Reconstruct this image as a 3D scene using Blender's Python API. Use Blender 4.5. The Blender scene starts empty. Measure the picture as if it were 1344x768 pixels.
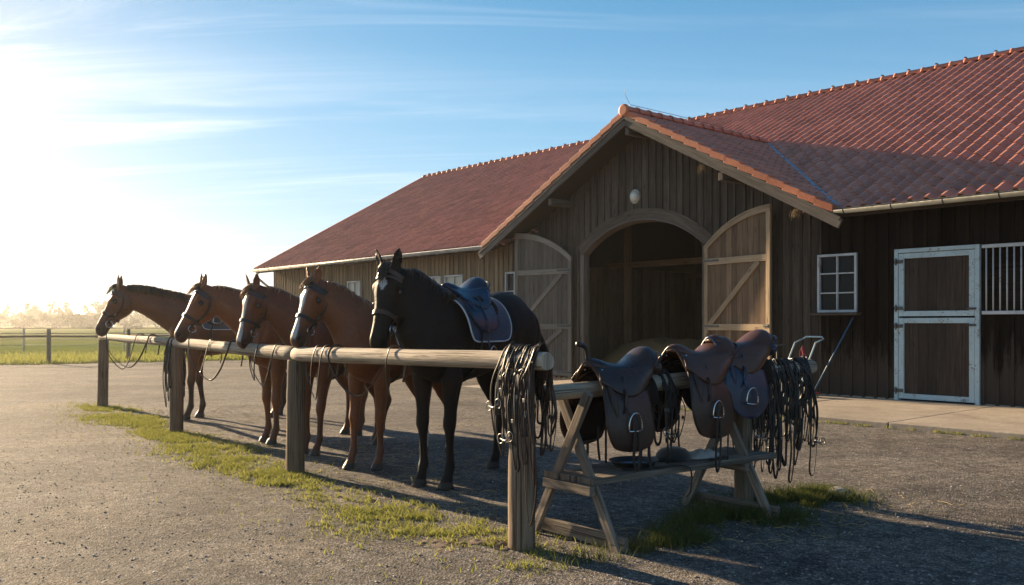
import bpy, math, random
import numpy as np
from mathutils import Vector, Matrix, noise
R = math.radians
PI = math.pi
scene = bpy.context.scene
COL = scene.collection
V = Vector

# ------------------------------------------------------------------ mesh builder
class MB:
    def __init__(self, seed=0):
        self.v = []; self.f = []; self.uv = []; self.tone = []
        self.rng = random.Random(seed)
    def _add(self, verts, faces, uvs, tone=None):
        b = len(self.v)
        t = self.rng.random() if tone is None else tone
        self.v += [tuple(p) for p in verts]
        self.tone += [t]*len(verts)
        for f, u in zip(faces, uvs):
            self.f.append(tuple(i+b for i in f)); self.uv.append(u)
    def obox(self, c, ax, ay, az, tone=None):
        """box from centre and three half-vectors; uv v runs along the longest"""
        c = V(c); ax, ay, az = V(ax), V(ay), V(az)
        P = []
        for i in (-1, 1):
            for j in (-1, 1):
                for k in (-1, 1):
                    P.append(c+ax*i+ay*j+az*k)
        F = [(0,1,3,2),(4,6,7,5),(0,4,5,1),(2,3,7,6),(0,2,6,4),(1,5,7,3)]
        L = [ax.length, ay.length, az.length]; m = L.index(max(L))
        ou, ov = self.rng.random()*20, self.rng.random()*20
        loc = []
        for i in (-1, 1):
            for j in (-1, 1):
                for k in (-1, 1):
                    q = [i*L[0], j*L[1], k*L[2]]
                    lv = q.pop(m)
                    loc.append((q[0]+q[1]+ou, lv+ov))
        if ax.cross(ay).dot(az) < 0:
            F = [tuple(reversed(f)) for f in F]
        self._add(P, F, [[loc[i] for i in f] for f in F], tone)
    def box(self, x0, x1, y0, y1, z0, z1, tone=None):
        self.obox(((x0+x1)/2, (y0+y1)/2, (z0+z1)/2), ((x1-x0)/2,0,0), (0,(y1-y0)/2,0), (0,0,(z1-z0)/2), tone)
    def beam(self, p0, p1, w, h, up=(0,0,1), tone=None):
        p0, p1, up = V(p0), V(p1), V(up)
        d = p1-p0; t = d.normalized()
        s = t.cross(up).normalized(); u = s.cross(t).normalized()
        self.obox((p0+p1)/2, d/2, s*w/2, u*h/2, tone)
    def rings(self, rings, cap=True, closed=True, tone=None, vs=None):
        """loft of rings with the same point count"""
        n = len(rings[0]); P = [p for r in rings for p in r]; F = []; U = []
        ou, ov = self.rng.random()*20, self.rng.random()*20
        if vs is None:
            vs = [0]
            for a, b in zip(rings[:-1], rings[1:]):
                vs.append(vs[-1] + (V(a[0])-V(b[0])).length)
        per = sum((V(rings[0][i])-V(rings[0][(i+1) % n])).length for i in range(n))
        per = max(per, sum((V(rings[len(rings)//2][i])-V(rings[len(rings)//2][(i+1) % n])).length for i in range(n)))
        for j in range(len(rings)-1):
            for i in range(n if closed else n-1):
                a = j*n+i; b = j*n+(i+1) % n
                F.append((a, b, b+n, a+n))
                u0, u1 = per*i/n+ou, per*(i+1)/n+ou
                U.append([(u0, vs[j]+ov), (u1, vs[j]+ov), (u1, vs[j+1]+ov), (u0, vs[j+1]+ov)])
        if cap and closed:
            for j, rev in ((0, True), (len(rings)-1, False)):
                f = tuple(j*n+i for i in range(n))
                c = sum((V(p) for p in rings[j]), V((0,0,0)))/n
                uu = [((V(p)-c).x+(V(p)-c).y*.3+ou, (V(p)-c).z+(V(p)-c).y*.5+ov) for p in rings[j]]
                if rev: f = tuple(reversed(f)); uu = uu[::-1]
                F.append(f); U.append(uu)
        self._add(P, F, U, tone)
    def tube(self, pts, rad, n=8, cap=True, flat=1.0, up=None, tone=None):
        """tube along points; flat<1 squeezes it across 'up' (strap)"""
        pts = [V(p) for p in pts]
        if not hasattr(rad, '__len__'): rad = [rad]*len(pts)
        prev = None; rs = []
        for i, p in enumerate(pts):
            t = (pts[min(i+1, len(pts)-1)]-pts[max(i-1, 0)])
            if t.length < 1e-9: t = V((0,0,1))
            t.normalize()
            if prev is None:
                u = V(up) if up is not None else (V((0,0,1)) if abs(t.z) < .9 else V((1,0,0)))
            else:
                u = V(up) if up is not None and abs(V(up).normalized().dot(t)) < .95 else prev
            u = (u - t*u.dot(t))
            if u.length < 1e-6: u = t.orthogonal()
            u.normalize(); s = t.cross(u); prev = u
            r = rad[i]
            rs.append([p + s*(r*math.cos(2*PI*k/n)) + u*(r*flat*math.sin(2*PI*k/n)) for k in range(n)])
        self.rings(rs, cap, tone=tone)
    def ring_loop(self, c, ax, ay, r, rt, n=20, m=6, tone=None):
        """torus"""
        c, ax, ay = V(c), V(ax).normalized(), V(ay).normalized(); az = ax.cross(ay)
        P = []; F = []; U = []
        for i in range(n):
            a = 2*PI*i/n; d = ax*math.cos(a)+ay*math.sin(a)
            for k in range(m):
                b = 2*PI*k/m
                P.append(c+d*(r+rt*math.cos(b))+az*(rt*math.sin(b)))
        for i in range(n):
            for k in range(m):
                F.append((i*m+k, ((i+1) % n)*m+k, ((i+1) % n)*m+(k+1) % m, i*m+(k+1) % m))
                U.append([(0,0),(0,1),(1,1),(1,0)])
        self._add(P, F, U, tone)
    def ellipsoid(self, c, rx, ry, rz, M=None, n=14, m=9, tone=None):
        c = V(c); rs = []
        for j in range(m):
            a = PI*(j+.5)/m if 0 < j < m-1 else (0.12 if j == 0 else PI-.12)
            r = []
            for i in range(n):
                b = 2*PI*i/n
                q = V((rx*math.sin(a)*math.cos(b), ry*math.sin(a)*math.sin(b), -rz*math.cos(a)))
                r.append(c+(M @ q if M else q))
            rs.append(r)
        self.rings(rs, True, tone=tone)
    def grid(self, fn, us, vs, uvs=1.0, tone=None):
        P = [V(fn(u, v)) for v in vs for u in us]; n = len(us); F = []; U = []
        for j in range(len(vs)-1):
            for i in range(n-1):
                F.append((j*n+i, j*n+i+1, (j+1)*n+i+1, (j+1)*n+i))
                U.append([(us[i]*uvs, vs[j]*uvs), (us[i+1]*uvs, vs[j]*uvs), (us[i+1]*uvs, vs[j+1]*uvs), (us[i]*uvs, vs[j+1]*uvs)])
        self._add(P, F, U, tone)
    def mesh(self, name, M=None):
        me = bpy.data.meshes.new(name)
        vv = self.v
        if M is not None: vv = [tuple(M @ V(p)) for p in vv]
        me.from_pydata(vv, [], self.f)
        uvl = me.uv_layers.new(name='UVMap')
        flat = [c for f in self.uv for u in f for c in u]
        uvl.data.foreach_set('uv', flat)
        at = me.attributes.new('tone', 'FLOAT', 'POINT'); at.data.foreach_set('value', self.tone)
        return me

ROOTM = {}
def parent_matrix_inv(parent):
    o = parent
    M = Matrix.Identity(4)
    while o is not None:
        M = ROOTM.get(o.name, Matrix.Identity(4)) @ M
        o = o.parent
    return M.inverted()
def thing(name, label, cat, loc=(0,0,0), rz=0, group=None):
    o = bpy.data.objects.new(name, None); COL.objects.link(o)
    o.empty_display_size = .2
    o.location = loc; o.rotation_euler = (0,0,rz)
    ROOTM[o.name] = Matrix.Translation(V(loc)) @ Matrix.Rotation(rz, 4, 'Z')
    o['label'] = label; o['category'] = cat
    if group: o['group'] = group
    return o
def finish(me, name, mat, parent, smooth, bevel, solid):
    o = bpy.data.objects.new(name, me); COL.objects.link(o)
    if parent is not None: o.parent = parent
    if mat: me.materials.append(mat)
    if smooth is True:
        me.polygons.foreach_set('use_smooth', [True]*len(me.polygons))
    elif smooth:
        me.polygons.foreach_set('use_smooth', [True]*len(me.polygons)); me.set_sharp_from_angle(angle=R(smooth))
    if solid:
        m = o.modifiers.new('thick', 'SOLIDIFY'); m.thickness = solid; m.offset = 0
    if bevel:
        m = o.modifiers.new('edge', 'BEVEL'); m.width = bevel; m.segments = 2; m.limit_method = 'ANGLE'
    return o
def obj(name, mb, mat, parent=None, smooth=False, bevel=0, solid=0, world=True, at=None):
    """link mb as ONE mesh object. Vertices are in world space unless world=False.
       at: origin for a single-mesh top-level thing"""
    M = None
    if world and parent is not None: M = parent_matrix_inv(parent)
    if at is not None: M = Matrix.Translation(-V(at))
    o = finish(mb.mesh(name, M), name, mat, parent, smooth, bevel, solid)
    if at is not None: o.location = at; ROOTM[o.name] = Matrix.Translation(V(at))
    return o
def tag(o, label=None, cat=None, group=None, kind=None):
    for k, v in (('label', label), ('category', cat), ('group', group), ('kind', kind)):
        if v: o[k] = v
    return o
def copy_tree(o, parent=None):
    c = o.copy(); COL.objects.link(c)
    if parent is not None:
        c.parent = parent; c.matrix_parent_inverse = o.matrix_parent_inverse.copy()
    for ch in list(o.children): copy_tree(ch, c)
    return c

# ------------------------------------------------------------------ materials
class NT:
    def __init__(self, name):
        self.m = bpy.data.materials.new(name); self.m.use_nodes = True
        self.t = self.m.node_tree; self.t.nodes.clear()
        self.out = self.n('ShaderNodeOutputMaterial'); self.b = self.n('ShaderNodeBsdfPrincipled')
        self.l(self.b.outputs[0], self.out.inputs[0])
    def n(self, ty, **kw):
        x = self.t.nodes.new(ty)
        for k, v in kw.items(): setattr(x, k, v)
        return x
    def l(self, a, b): self.t.links.new(a, b)
    def noise(self, vec, scale, detail=4, rough=.6, dist=0):
        x = self.n('ShaderNodeTexNoise'); x.inputs['Scale'].default_value = scale; x.inputs['Detail'].default_value = detail
        x.inputs['Roughness'].default_value = rough; x.inputs['Distortion'].default_value = dist
        if vec is not None: self.l(vec, x.inputs['Vector'])
        return x.outputs['Fac']
    def vor(self, vec, scale, feature='F1', out='Distance'):
        x = self.n('ShaderNodeTexVoronoi', feature=feature); x.inputs['Scale'].default_value = scale
        if vec is not None: self.l(vec, x.inputs['Vector'])
        return x.outputs[out]
    def ramp(self, fac, stops, interp='LINEAR'):
        x = self.n('ShaderNodeValToRGB'); x.color_ramp.interpolation = interp
        e = x.color_ramp.elements
        while len(e) < len(stops): e.new(.5)
        for s, (p, c) in zip(e, stops):
            s.position = p; s.color = (c if hasattr(c, '__len__') else (c, c, c))[:3] + (1,)
        self.l(fac, x.inputs[0]); return x.outputs[0]
    def mix(self, fac, a, b, mode='MIX'):
        x = self.n('ShaderNodeMix', data_type='RGBA', blend_type=mode)
        for s, v in ((x.inputs[0], fac), (x.inputs[6], a), (x.inputs[7], b)):
            if isinstance(v, (int, float)): s.default_value = v
            elif isinstance(v, tuple): s.default_value = v[:3]+(1,)
            else: self.l(v, s)
        return x.outputs[2]
    def math(self, op, a, b=None):
        x = self.n('ShaderNodeMath', operation=op)
        for s, v in ((x.inputs[0], a), (x.inputs[1], b)):
            if v is None: continue
            if isinstance(v, (int, float)): s.default_value = v
            else: self.l(v, s)
        return x.outputs[0]
    def map(self, vec, scale=(1,1,1), loc=(0,0,0), rot=(0,0,0)):
        x = self.n('ShaderNodeMapping'); x.inputs['Scale'].default_value = scale; x.inputs['Location'].default_value = loc
        x.inputs['Rotation'].default_value = rot
        self.l(vec, x.inputs['Vector']); return x.outputs[0]
    def co(self, which='Object'):
        return self.n('ShaderNodeTexCoord').outputs[which]
    def attr(self, name, out='Fac'):
        x = self.n('ShaderNodeAttribute'); x.attribute_name = name; return x.outputs[out]
    def bump(self, h, strength=.5, dist=.01, normal=None):
        x = self.n('ShaderNodeBump'); x.inputs['Strength'].default_value = strength; x.inputs['Distance'].default_value = dist
        self.l(h, x.inputs['Height'])
        if normal is not None: self.l(normal, x.inputs['Normal'])
        return x.outputs[0]
    def set(self, **kw):
        for k, v in kw.items():
            s = self.b.inputs[k.replace('_', ' ')]
            if isinstance(v, (int, float)): s.default_value = v
            elif isinstance(v, tuple): s.default_value = v if len(v) == len(s.default_value) else v+(1,)
            else: self.l(v, s)
        return self

def m_wood(name, dark, light, grain=1.0, rough=.85, bump=.5, tonev=.35, knots=True, crk=0.0):
    t = NT(name); uv = t.co('UV')
    g1 = t.noise(t.map(uv, (38*grain, 1.6*grain, 1)), 1, 5, .65, .4)
    g2 = t.noise(t.map(uv, (150*grain, 3*grain, 1)), 1, 3, .6)
    big = t.noise(t.map(uv, (3, .5, 1)), 1, 3, .5)
    f = t.math('ADD', t.math('MULTIPLY', g1, .6), t.math('MULTIPLY', g2, .4))
    f = t.math('ADD', f, t.math('MULTIPLY', t.math('SUBTRACT', big, .5), .5))
    c = t.ramp(f, [(.33, dark), (.66, light)])
    tn = t.attr('tone')
    c = t.mix(1.0, c, t.ramp(tn, [(0, 1-tonev), (1, 1+tonev*.6)]), 'MULTIPLY')
    crack = t.ramp(t.noise(t.map(uv, (55*grain, .9, 1), (3, 7, 0)), 1, 2, .5, .8), [(.30+crk, 0), (.36+crk, 1)])
    c = t.mix(1.0, c, t.mix(crack, (.35,.33,.32), (1,1,1)), 'MULTIPLY')
    h = t.math('ADD', f, t.math('MULTIPLY', crack, .6))
    if knots:
        k = t.vor(t.map(uv, (7, 1.7, 1)), 1)
        kr = t.ramp(k, [(.05, 0), (.13, 1)])
        c = t.mix(1.0, c, t.mix(kr, (.45,.38,.33), (1,1,1)), 'MULTIPLY')
    t.set(Base_Color=c, Roughness=rough, Normal=t.bump(h, bump, .006)); t.b.inputs['Specular IOR Level'].default_value = .3
    return t.m
def m_plain(name, col, rough=.6, metal=0, var=.15, vscale=8, bump=.1, bscale=120, sheen=0, coat=0, spec=.5):
    t = NT(name); co = t.co('Object')
    v = t.noise(co, vscale, 4)
    c = t.mix(1.0, tuple(col), t.ramp(v, [(.3, 1-var), (.7, 1+var)]), 'MULTIPLY')
    rr = t.ramp(t.noise(co, vscale*2.3, 3), [(.3, max(rough-.1, 0)), (.7, min(rough+.1, 1))])
    t.set(Base_Color=c, Roughness=rr, Metallic=metal, Normal=t.bump(t.noise(co, bscale, 3), bump, .003))
    t.b.inputs['Sheen Weight'].default_value = sheen; t.b.inputs['Coat Weight'].default_value = coat
    t.b.inputs['Specular IOR Level'].default_value = spec
    return t.m
# ------------------------------------------------------------------ camera, light, sky
CAMZ = 1.4
cam = bpy.data.cameras.new('camera'); co_ = bpy.data.objects.new('camera', cam); COL.objects.link(co_)
co_.location = (0, 0, CAMZ); co_.rotation_euler = (R(90), 0, 0)
cam.sensor_width = 36; cam.lens = 36*1175/1344; cam.shift_y = 41/1344; cam.clip_end = 6000; cam.clip_start = .05
scene.camera = co_
SUN_DIR = V((-.705, .709, 0)).normalized(); SUN_EL = R(16)
sd = V((SUN_DIR.x*math.cos(SUN_EL), SUN_DIR.y*math.cos(SUN_EL), math.sin(SUN_EL)))
sun = bpy.data.lights.new('sun', 'SUN'); sun.energy = 5.0; sun.angle = R(.6); sun.color = (1, .76, .48)
so = bpy.data.objects.new('sun', sun); COL.objects.link(so); so.rotation_euler = sd.to_track_quat('Z', 'Y').to_euler()
so.location = (-30, 30, 20)
w = bpy.data.worlds.new('World'); scene.world = w; w.use_nodes = True
nt = w.node_tree; nt.nodes.clear()
def wn(ty, **kw):
    x = nt.nodes.new(ty)
    for k, v in kw.items(): setattr(x, k, v)
    return x
L = nt.links.new
sky = wn('ShaderNodeTexSky', sky_type='NISHITA'); sky.sun_disc = False; sky.sun_elevation = SUN_EL
sky.sun_rotation = math.atan2(sd.x, sd.y); sky.air_density = 1.0; sky.dust_density = .3; sky.ozone_density = 2.2; sky.altitude = 100
tc = wn('ShaderNodeTexCoord'); sp = wn('ShaderNodeSeparateXYZ'); L(tc.outputs['Generated'], sp.inputs[0])
def wm(op, a, b=None, c=None):
    x = wn('ShaderNodeMath', operation=op)
    for s, v in zip(x.inputs, (a, b, c)):
        if v is None: continue
        if isinstance(v, (int, float)): s.default_value = v
        else: L(v, s)
    return x.outputs[0]
# cirrus: direction projected on a high flat layer, streaks stretched along one bearing
zz = wm('ADD', wm('MAXIMUM', sp.outputs[2], 0), .12)
cx = wm('DIVIDE', sp.outputs[0], zz); cy = wm('DIVIDE', sp.outputs[1], zz)
cb = wn('ShaderNodeCombineXYZ'); L(cx, cb.inputs[0]); L(cy, cb.inputs[1])
def wnoise(scale, rot, sc, loc, det=6, dist=.6):
    mp = wn('ShaderNodeMapping'); mp.inputs['Scale'].default_value = sc; mp.inputs['Rotation'].default_value = (0,0,rot); mp.inputs['Location'].default_value = loc
    L(cb.outputs[0], mp.inputs['Vector'])
    x = wn('ShaderNodeTexNoise'); x.inputs['Scale'].default_value = scale; x.inputs['Detail'].default_value = det
    x.inputs['Roughness'].default_value = .62; x.inputs['Distortion'].default_value = dist
    L(mp.outputs[0], x.inputs['Vector']); return x.outputs['Fac']
def wramp(f, a, b):
    x = wn('ShaderNodeMapRange', interpolation_type='SMOOTHSTEP'); x.inputs['From Min'].default_value = a; x.inputs['From Max'].default_value = b
    L(f, x.inputs['Value']); return x.outputs[0]
streak = wramp(wnoise(1.0, R(8), (.55, 2.3, 1), (2.4, .7, 0), 7, .9), .46, .76)
big = wramp(wnoise(.5, R(-10), (.8, 1.2, 1), (5.0, 3.1, 0), 2, .2), .36, .56)
left = wramp(sp.outputs[0], .25, -.45)     # the cirrus lies to the west
band = wm('MULTIPLY', wramp(wnoise(1.3, R(-14), (.22, 1.5, 1), (9.1, 4.2, 0), 6, .5), .45, .74), wm('MULTIPLY', wramp(sp.outputs[2], .30, .20), wramp(sp.outputs[2], .06, .13)))
cl = wm('MULTIPLY', wm('MAXIMUM', wm('MULTIPLY', streak, big), wm('MULTIPLY', band, .75)), wm('ADD', wm('MULTIPLY', left, .85), .15))
bg = wn('ShaderNodeBackground'); bg.inputs[1].default_value = .060
hsv = wn('ShaderNodeHueSaturation'); hsv.inputs['Saturation'].default_value = 1.5
L(sky.outputs[0], hsv.inputs['Color'])
# soft shoulder on the very bright part of the sky round the low sun
sp1 = wn('ShaderNodeVectorMath', operation='MULTIPLY_ADD'); L(hsv.outputs[0], sp1.inputs[0]); sp1.inputs[1].default_value = (.090, .090, .090); sp1.inputs[2].default_value = (1, 1, 1)
sp2 = wn('ShaderNodeVectorMath', operation='DIVIDE'); L(hsv.outputs[0], sp2.inputs[0]); L(sp1.outputs[0], sp2.inputs[1])
# thin high veil that pales the sky towards the horizon
veil = wramp(sp.outputs[2], .62, .0)
vm = wn('ShaderNodeMix', data_type='RGBA', blend_type='MIX'); L(wm('MULTIPLY', veil, .30), vm.inputs[0]); L(sp2.outputs[0], vm.inputs[6]); vm.inputs[7].default_value = (4.8, 6.9, 9.6, 1)
cm = wn('ShaderNodeMix', data_type='RGBA', blend_type='MIX'); L(cl, cm.inputs[0]); L(vm.outputs[2], cm.inputs[6])
cm.inputs[7].default_value = (8.2, 8.2, 8.3, 1)
L(cm.outputs[2], bg.inputs[0])
ow = wn('ShaderNodeOutputWorld'); L(bg.outputs[0], ow.inputs[0])
vs = scene.view_settings; vs.view_transform = 'Standard'; vs.look = 'None'; vs.exposure = 1.55; vs.gamma = 1; vs.use_curve_mapping = False

# ------------------------------------------------------------------ barn frame of reference (s along the wall, d into the barn)
def W(s, d, z): return V((-.656*s+.755*d, .755*s+.656*d, z))
UV_ = V((-.656, .755, 0)); NV = V((.755, .656, 0))

# ------------------------------------------------------------------ ground
def spaced(lo, hi, c, near, n):
    """coordinates dense around c and growing outwards"""
    out = [c]
    for sgn, lim in ((-1, lo), (1, hi)):
        x, st = c, near
        while abs(x-c) < abs(lim-c):
            if abs(x-c) > n: st *= 1.12
            x += sgn*st; out.append(x)
    return sorted(out)
def gz(x, y):
    r = math.hypot(x, y-6)
    k = max(0, 1-r/26)
    return k*(.016*noise.noise(V((x*.7, y*.7, 0)))+.010*noise.noise(V((x*2.3, y*2.3, 5)))+.005*noise.noise(V((x*7, y*7, 9)))) - .006
mb = MB(1)
xs = spaced(-2500, 2500, 0, .11, 4.2); ys = spaced(-1500, 4000, 7.0, .11, 4.5)
mb.grid(lambda x, y: (x, y, gz(x, y)), xs, ys)
def m_gravel():
    t = NT('gravel'); co = t.co('Object')
    d1 = t.vor(co, 62); c1 = t.vor(co, 62, out='Color')
    d2 = t.vor(co, 150); c2 = t.vor(co, 150, out='Color')
    d3 = t.vor(co, 26); 
    st = t.math('ADD', t.ramp(d1, [(0, 1), (.55, 0)]), t.math('MULTIPLY', t.ramp(d2, [(0, 1), (.6, 0)]), .5))
    sc = t.n('ShaderNodeSeparateColor'); t.l(c1, sc.inputs[0])
    sc2 = t.n('ShaderNodeSeparateColor'); t.l(c2, sc2.inputs[0])
    stone = t.ramp(sc.outputs[0], [(0, (.11,.10,.095)), (.35, (.23,.21,.19)), (.7, (.35,.32,.285)), (.93, (.48,.44,.40)), (1, (.58,.55,.52))])
    stone2 = t.ramp(sc2.outputs[0], [(0, (.12,.11,.10)), (.5, (.28,.25,.22)), (1, (.43,.39,.35))])
    c = t.mix(.45, stone, stone2)
    patch = t.noise(co, .55, 5, .6, .6)
    c = t.mix(1.0, c, t.ramp(patch, [(.3, (.64,.61,.60)), (.50, (1,1,1)), (.70, (1.30,1.22,1.1))]), 'MULTIPLY')
    gap = t.ramp(st, [(.12, .45), (.6, 1)])
    c = t.mix(1.0, c, gap, 'MULTIPLY')
    fine = t.noise(co, 9, 4, .7)
    sp_ = t.n('ShaderNodeSeparateColor'); t.l(t.vor(co, 24, out='Color'), sp_.inputs[0])
    c = t.mix(1.0, c, t.ramp(sp_.outputs[0], [(.1, .70), (.5, 1.0), (.95, 1.30)]), 'MULTIPLY')
    sq = t.n('ShaderNodeSeparateColor'); t.l(t.vor(co, 8, out='Color'), sq.inputs[0])
    c = t.mix(1.0, c, t.ramp(sq.outputs[0], [(.1, .86), (.9, 1.14)]), 'MULTIPLY')
    c = t.mix(1.0, c, t.ramp(fine, [(.25, .78), (.75, 1.18)]), 'MULTIPLY')
    damp = t.ramp(t.noise(co, 1.9, 6, .72, .8), [(.36, (.62,.60,.60)), (.47, (1,1,1))])
    c = t.mix(.8, c, t.mix(1.0, c, damp, 'MULTIPLY'))
    c = t.mix(1.0, c, (.84,.82,.81), 'MULTIPLY')
    # wheel tracks worn in the yard
    mp = t.map(co, (.08, .9, 1), rot=(0, 0, R(38)))
    tr = t.noise(mp, 1.0, 2, .5)
    c = t.mix(1.0, c, t.ramp(tr, [(.36, .76), (.6, 1.10)]), 'MULTIPLY')
    mid = t.noise(co, 3.2, 5, .75)
    h = t.math('ADD', t.math('MULTIPLY', st, 1.5), t.math('MULTIPLY', fine, .9))
    h = t.math('ADD', h, t.math('MULTIPLY', t.ramp(d3, [(0, 1), (.5, 0)]), .5))
    h = t.math('ADD', h, t.math('MULTIPLY', mid, 1.2))
    t.set(Base_Color=c, Roughness=.88, Normal=t.bump(h, .75, .012)); t.b.inputs['Specular IOR Level'].default_value = .25
    return t.m
g = obj('gravel_yard', mb, m_gravel(), smooth=True); tag(g, kind='structure')
EDGE_P = V((-11.0, 33.5, 0))
def meadow_edge(x):   # y of the yard's far edge
    return 31.0 + (x+17.5)*.42 + .5*math.sin(x*.45)+.25*math.sin(x*1.7+1)
xm = spaced(-2300, 2300, -12, .8, 30)
mb = MB(2); vsm = [0, .02, .05, .1, .2, .35, .6, 1.0]
def mead(x, v):
    y0 = meadow_edge(max(min(x, 25), -70)); y = y0+(v**3)*3500
    z = .05*min(1, (y-y0)*1.2) + .004
    return (x, y, z)
mb.grid(mead, xm, vsm)
def m_meadow():
    t = NT('meadow'); co = t.co('Object')
    a = t.noise(co, .35, 5, .6); b = t.noise(co, 4, 5, .7); c_ = t.noise(co, .03, 3)
    f = t.math('ADD', t.math('MULTIPLY', a, .5), t.math('MULTIPLY', b, .5))
    c = t.ramp(f, [(.32, (.07,.10,.018)), (.52, (.12,.16,.03)), (.7, (.19,.21,.05))])
    c = t.mix(t.ramp(c_, [(.4, 0), (.6, .5)]), c, (.19,.17,.07))
    t.set(Base_Color=c, Roughness=.9, Normal=t.bump(b, .7, .08)); t.b.inputs['Specular IOR Level'].default_value = .0
    return t.m
mead_mat = m_meadow()
g = obj('meadow', mb, mead_mat, smooth=True); tag(g, kind='structure')

# concrete apron in front of the barn: big slabs with open joints
rng = random.Random(5)
mb = MB(3)
s = -6.0
while s < 14.3:
    n_ = 2.35+rng.uniform(-.05, .05)
    for (d0, d1) in ((11.72, 13.55), (13.56, 15.40)):
        z1 = .075+rng.uniform(-.004, .004)
        c = W(s+n_/2, (d0+d1)/2, (z1-.10)/2)
        mb.obox(c, UV_*(n_/2-.008), NV*((d1-d0)/2), V((0,0,(z1+.10)/2)))
    s += n_
def m_concrete():
    t = NT('concrete'); co = t.co('Object')
    a = t.noise(co, 1.3, 6, .65, .3); b = t.noise(co, 18, 5, .7); s_ = t.vor(co, 120)
    c = t.ramp(a, [(.3, (.24,.195,.15)), (.55, (.35,.29,.225)), (.75, (.43,.36,.28))])
    c = t.mix(1.0, c, t.ramp(b, [(.25, .72), (.7, 1.12)]), 'MULTIPLY')
    c = t.mix(1.0, c, t.ramp(t.attr('tone'), [(0, .85), (1, 1.1)]), 'MULTIPLY')
    t.set(Base_Color=c, Roughness=.85, Normal=t.bump(t.math('ADD', b, t.math('MULTIPLY', s_, .4)), .4, .01))
    return t.m
g = obj('concrete_path', mb, m_concrete(), bevel=.012); tag(g, kind='structure')

# ------------------------------------------------------------------ far land: low rise, woods, haze
mb = MB(4)
def rise(u, v):
    x = -900+1500*u; y = 520+260*v
    h = 9*math.exp(-((u-.25)/.35)**2)+5*math.exp(-((u-.62)/.12)**2)+1.5*math.sin(u*17)
    return (x, y, -2+max(0, h)*math.sin(PI*min(v, .999))**.7)
mb.grid(rise, [i/60 for i in range(61)], [i/12 for i in range(13)])
tag(obj('hills', mb, mead_mat, smooth=True), kind='structure')
def m_leaf(name, c0, c1, trans=.25, fs=.7):
    t = NT(name); co = t.co('Object')
    f = t.noise(co, fs, 4, .7); tn = t.attr('tone')
    c = t.mix(t.math('ADD', t.math('MULTIPLY', f, .5), t.math('MULTIPLY', tn, .5)), c0, c1)
    t.set(Base_Color=c, Roughness=.8); t.b.inputs['Specular IOR Level'].default_value = .2
    tr = t.n('ShaderNodeBsdfTranslucent'); t.l(c, tr.inputs[0])
    mx = t.n('ShaderNodeMixShader'); mx.inputs[0].default_value = trans
    t.l(t.b.outputs[0], mx.inputs[1]); t.l(tr.outputs[0], mx.inputs[2]); t.l(mx.outputs[0], t.out.inputs[0])
    return t.m
far_leaf = m_leaf('far_leaf', (.035,.045,.018), (.07,.08,.03))
def np_mesh(name, verts, faces, mat, tone=None):
    """verts (n,3), faces (m,k) numpy"""
    me = bpy.data.meshes.new(name); k = faces.shape[1]
    me.vertices.add(len(verts)); me.vertices.foreach_set('co', verts.astype(np.float32).ravel())
    me.loops.add(faces.size); me.loops.foreach_set('vertex_index', faces.astype(np.int32).ravel())
    me.polygons.add(len(faces)); me.polygons.foreach_set('loop_start', np.arange(0, faces.size, k, dtype=np.int32))
    me.polygons.foreach_set('loop_total', np.full(len(faces), k, dtype=np.int32))
    me.update(calc_edges=True)
    if tone is not None:
        a = me.attributes.new('tone', 'FLOAT', 'POINT'); a.data.foreach_set('value', tone.astype(np.float32))
    o = bpy.data.objects.new(name, me); COL.objects.link(o); me.materials.append(mat)
    return o
def leaf_cloud(rs, centres, radii, per, size):
    """small random quads spread through ellipsoidal clumps"""
    C = np.repeat(centres, per, axis=0); Rr = np.repeat(radii, per, axis=0); n = len(C)
    d = rs.normal(size=(n, 3)); d /= np.linalg.norm(d, axis=1)[:, None]
    p = C + d*Rr*(rs.random((n, 1))**.35)
    a = rs.normal(size=(n, 3)); a /= np.linalg.norm(a, axis=1)[:, None]
    b = np.cross(a, rs.normal(size=(n, 3))); b /= np.linalg.norm(b, axis=1)[:, None]
    sz = size*(.5+rs.random((n, 1)))
    Vv = np.stack([p+a*sz, p+b*sz*.7, p-a*sz, p-b*sz*.7], axis=1).reshape(-1, 3)
    F = np.arange(4*n).reshape(-1, 4)
    return Vv, F, np.repeat(rs.random(n), 4)
rs = np.random.RandomState(3)
cs = []; rr_ = []
for (x0, x1, y0, y1, n, h0, h1) in ((-420, 60, 330, 400, 260, 4.5, 9.0), (-280, -60, 230, 262, 70, 2.5, 5.0), (-190, -95, 300, 330, 50, 6, 11)):
    for i in range(n):
        x = rs.uniform(x0, x1); y = rs.uniform(y0, y1); h = .8*rs.uniform(h0, h1)*(.8+.35*math.sin(x*.035))
        for k in range(4):
            cs.append((x+rs.normal()*1.6, y+rs.normal()*1.6, h*(.3+.2*k)+rs.normal()*.4)); rr_.append((2.6-.45*k, 2.6-.45*k, h*.22))
Vv, F, T = leaf_cloud(rs, np.array(cs), np.array(rr_), 26, .55)
tag(np_mesh('woods', Vv, F, far_leaf, T), kind='stuff', label='misty band of far woods along the horizon', cat='woods')

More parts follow.
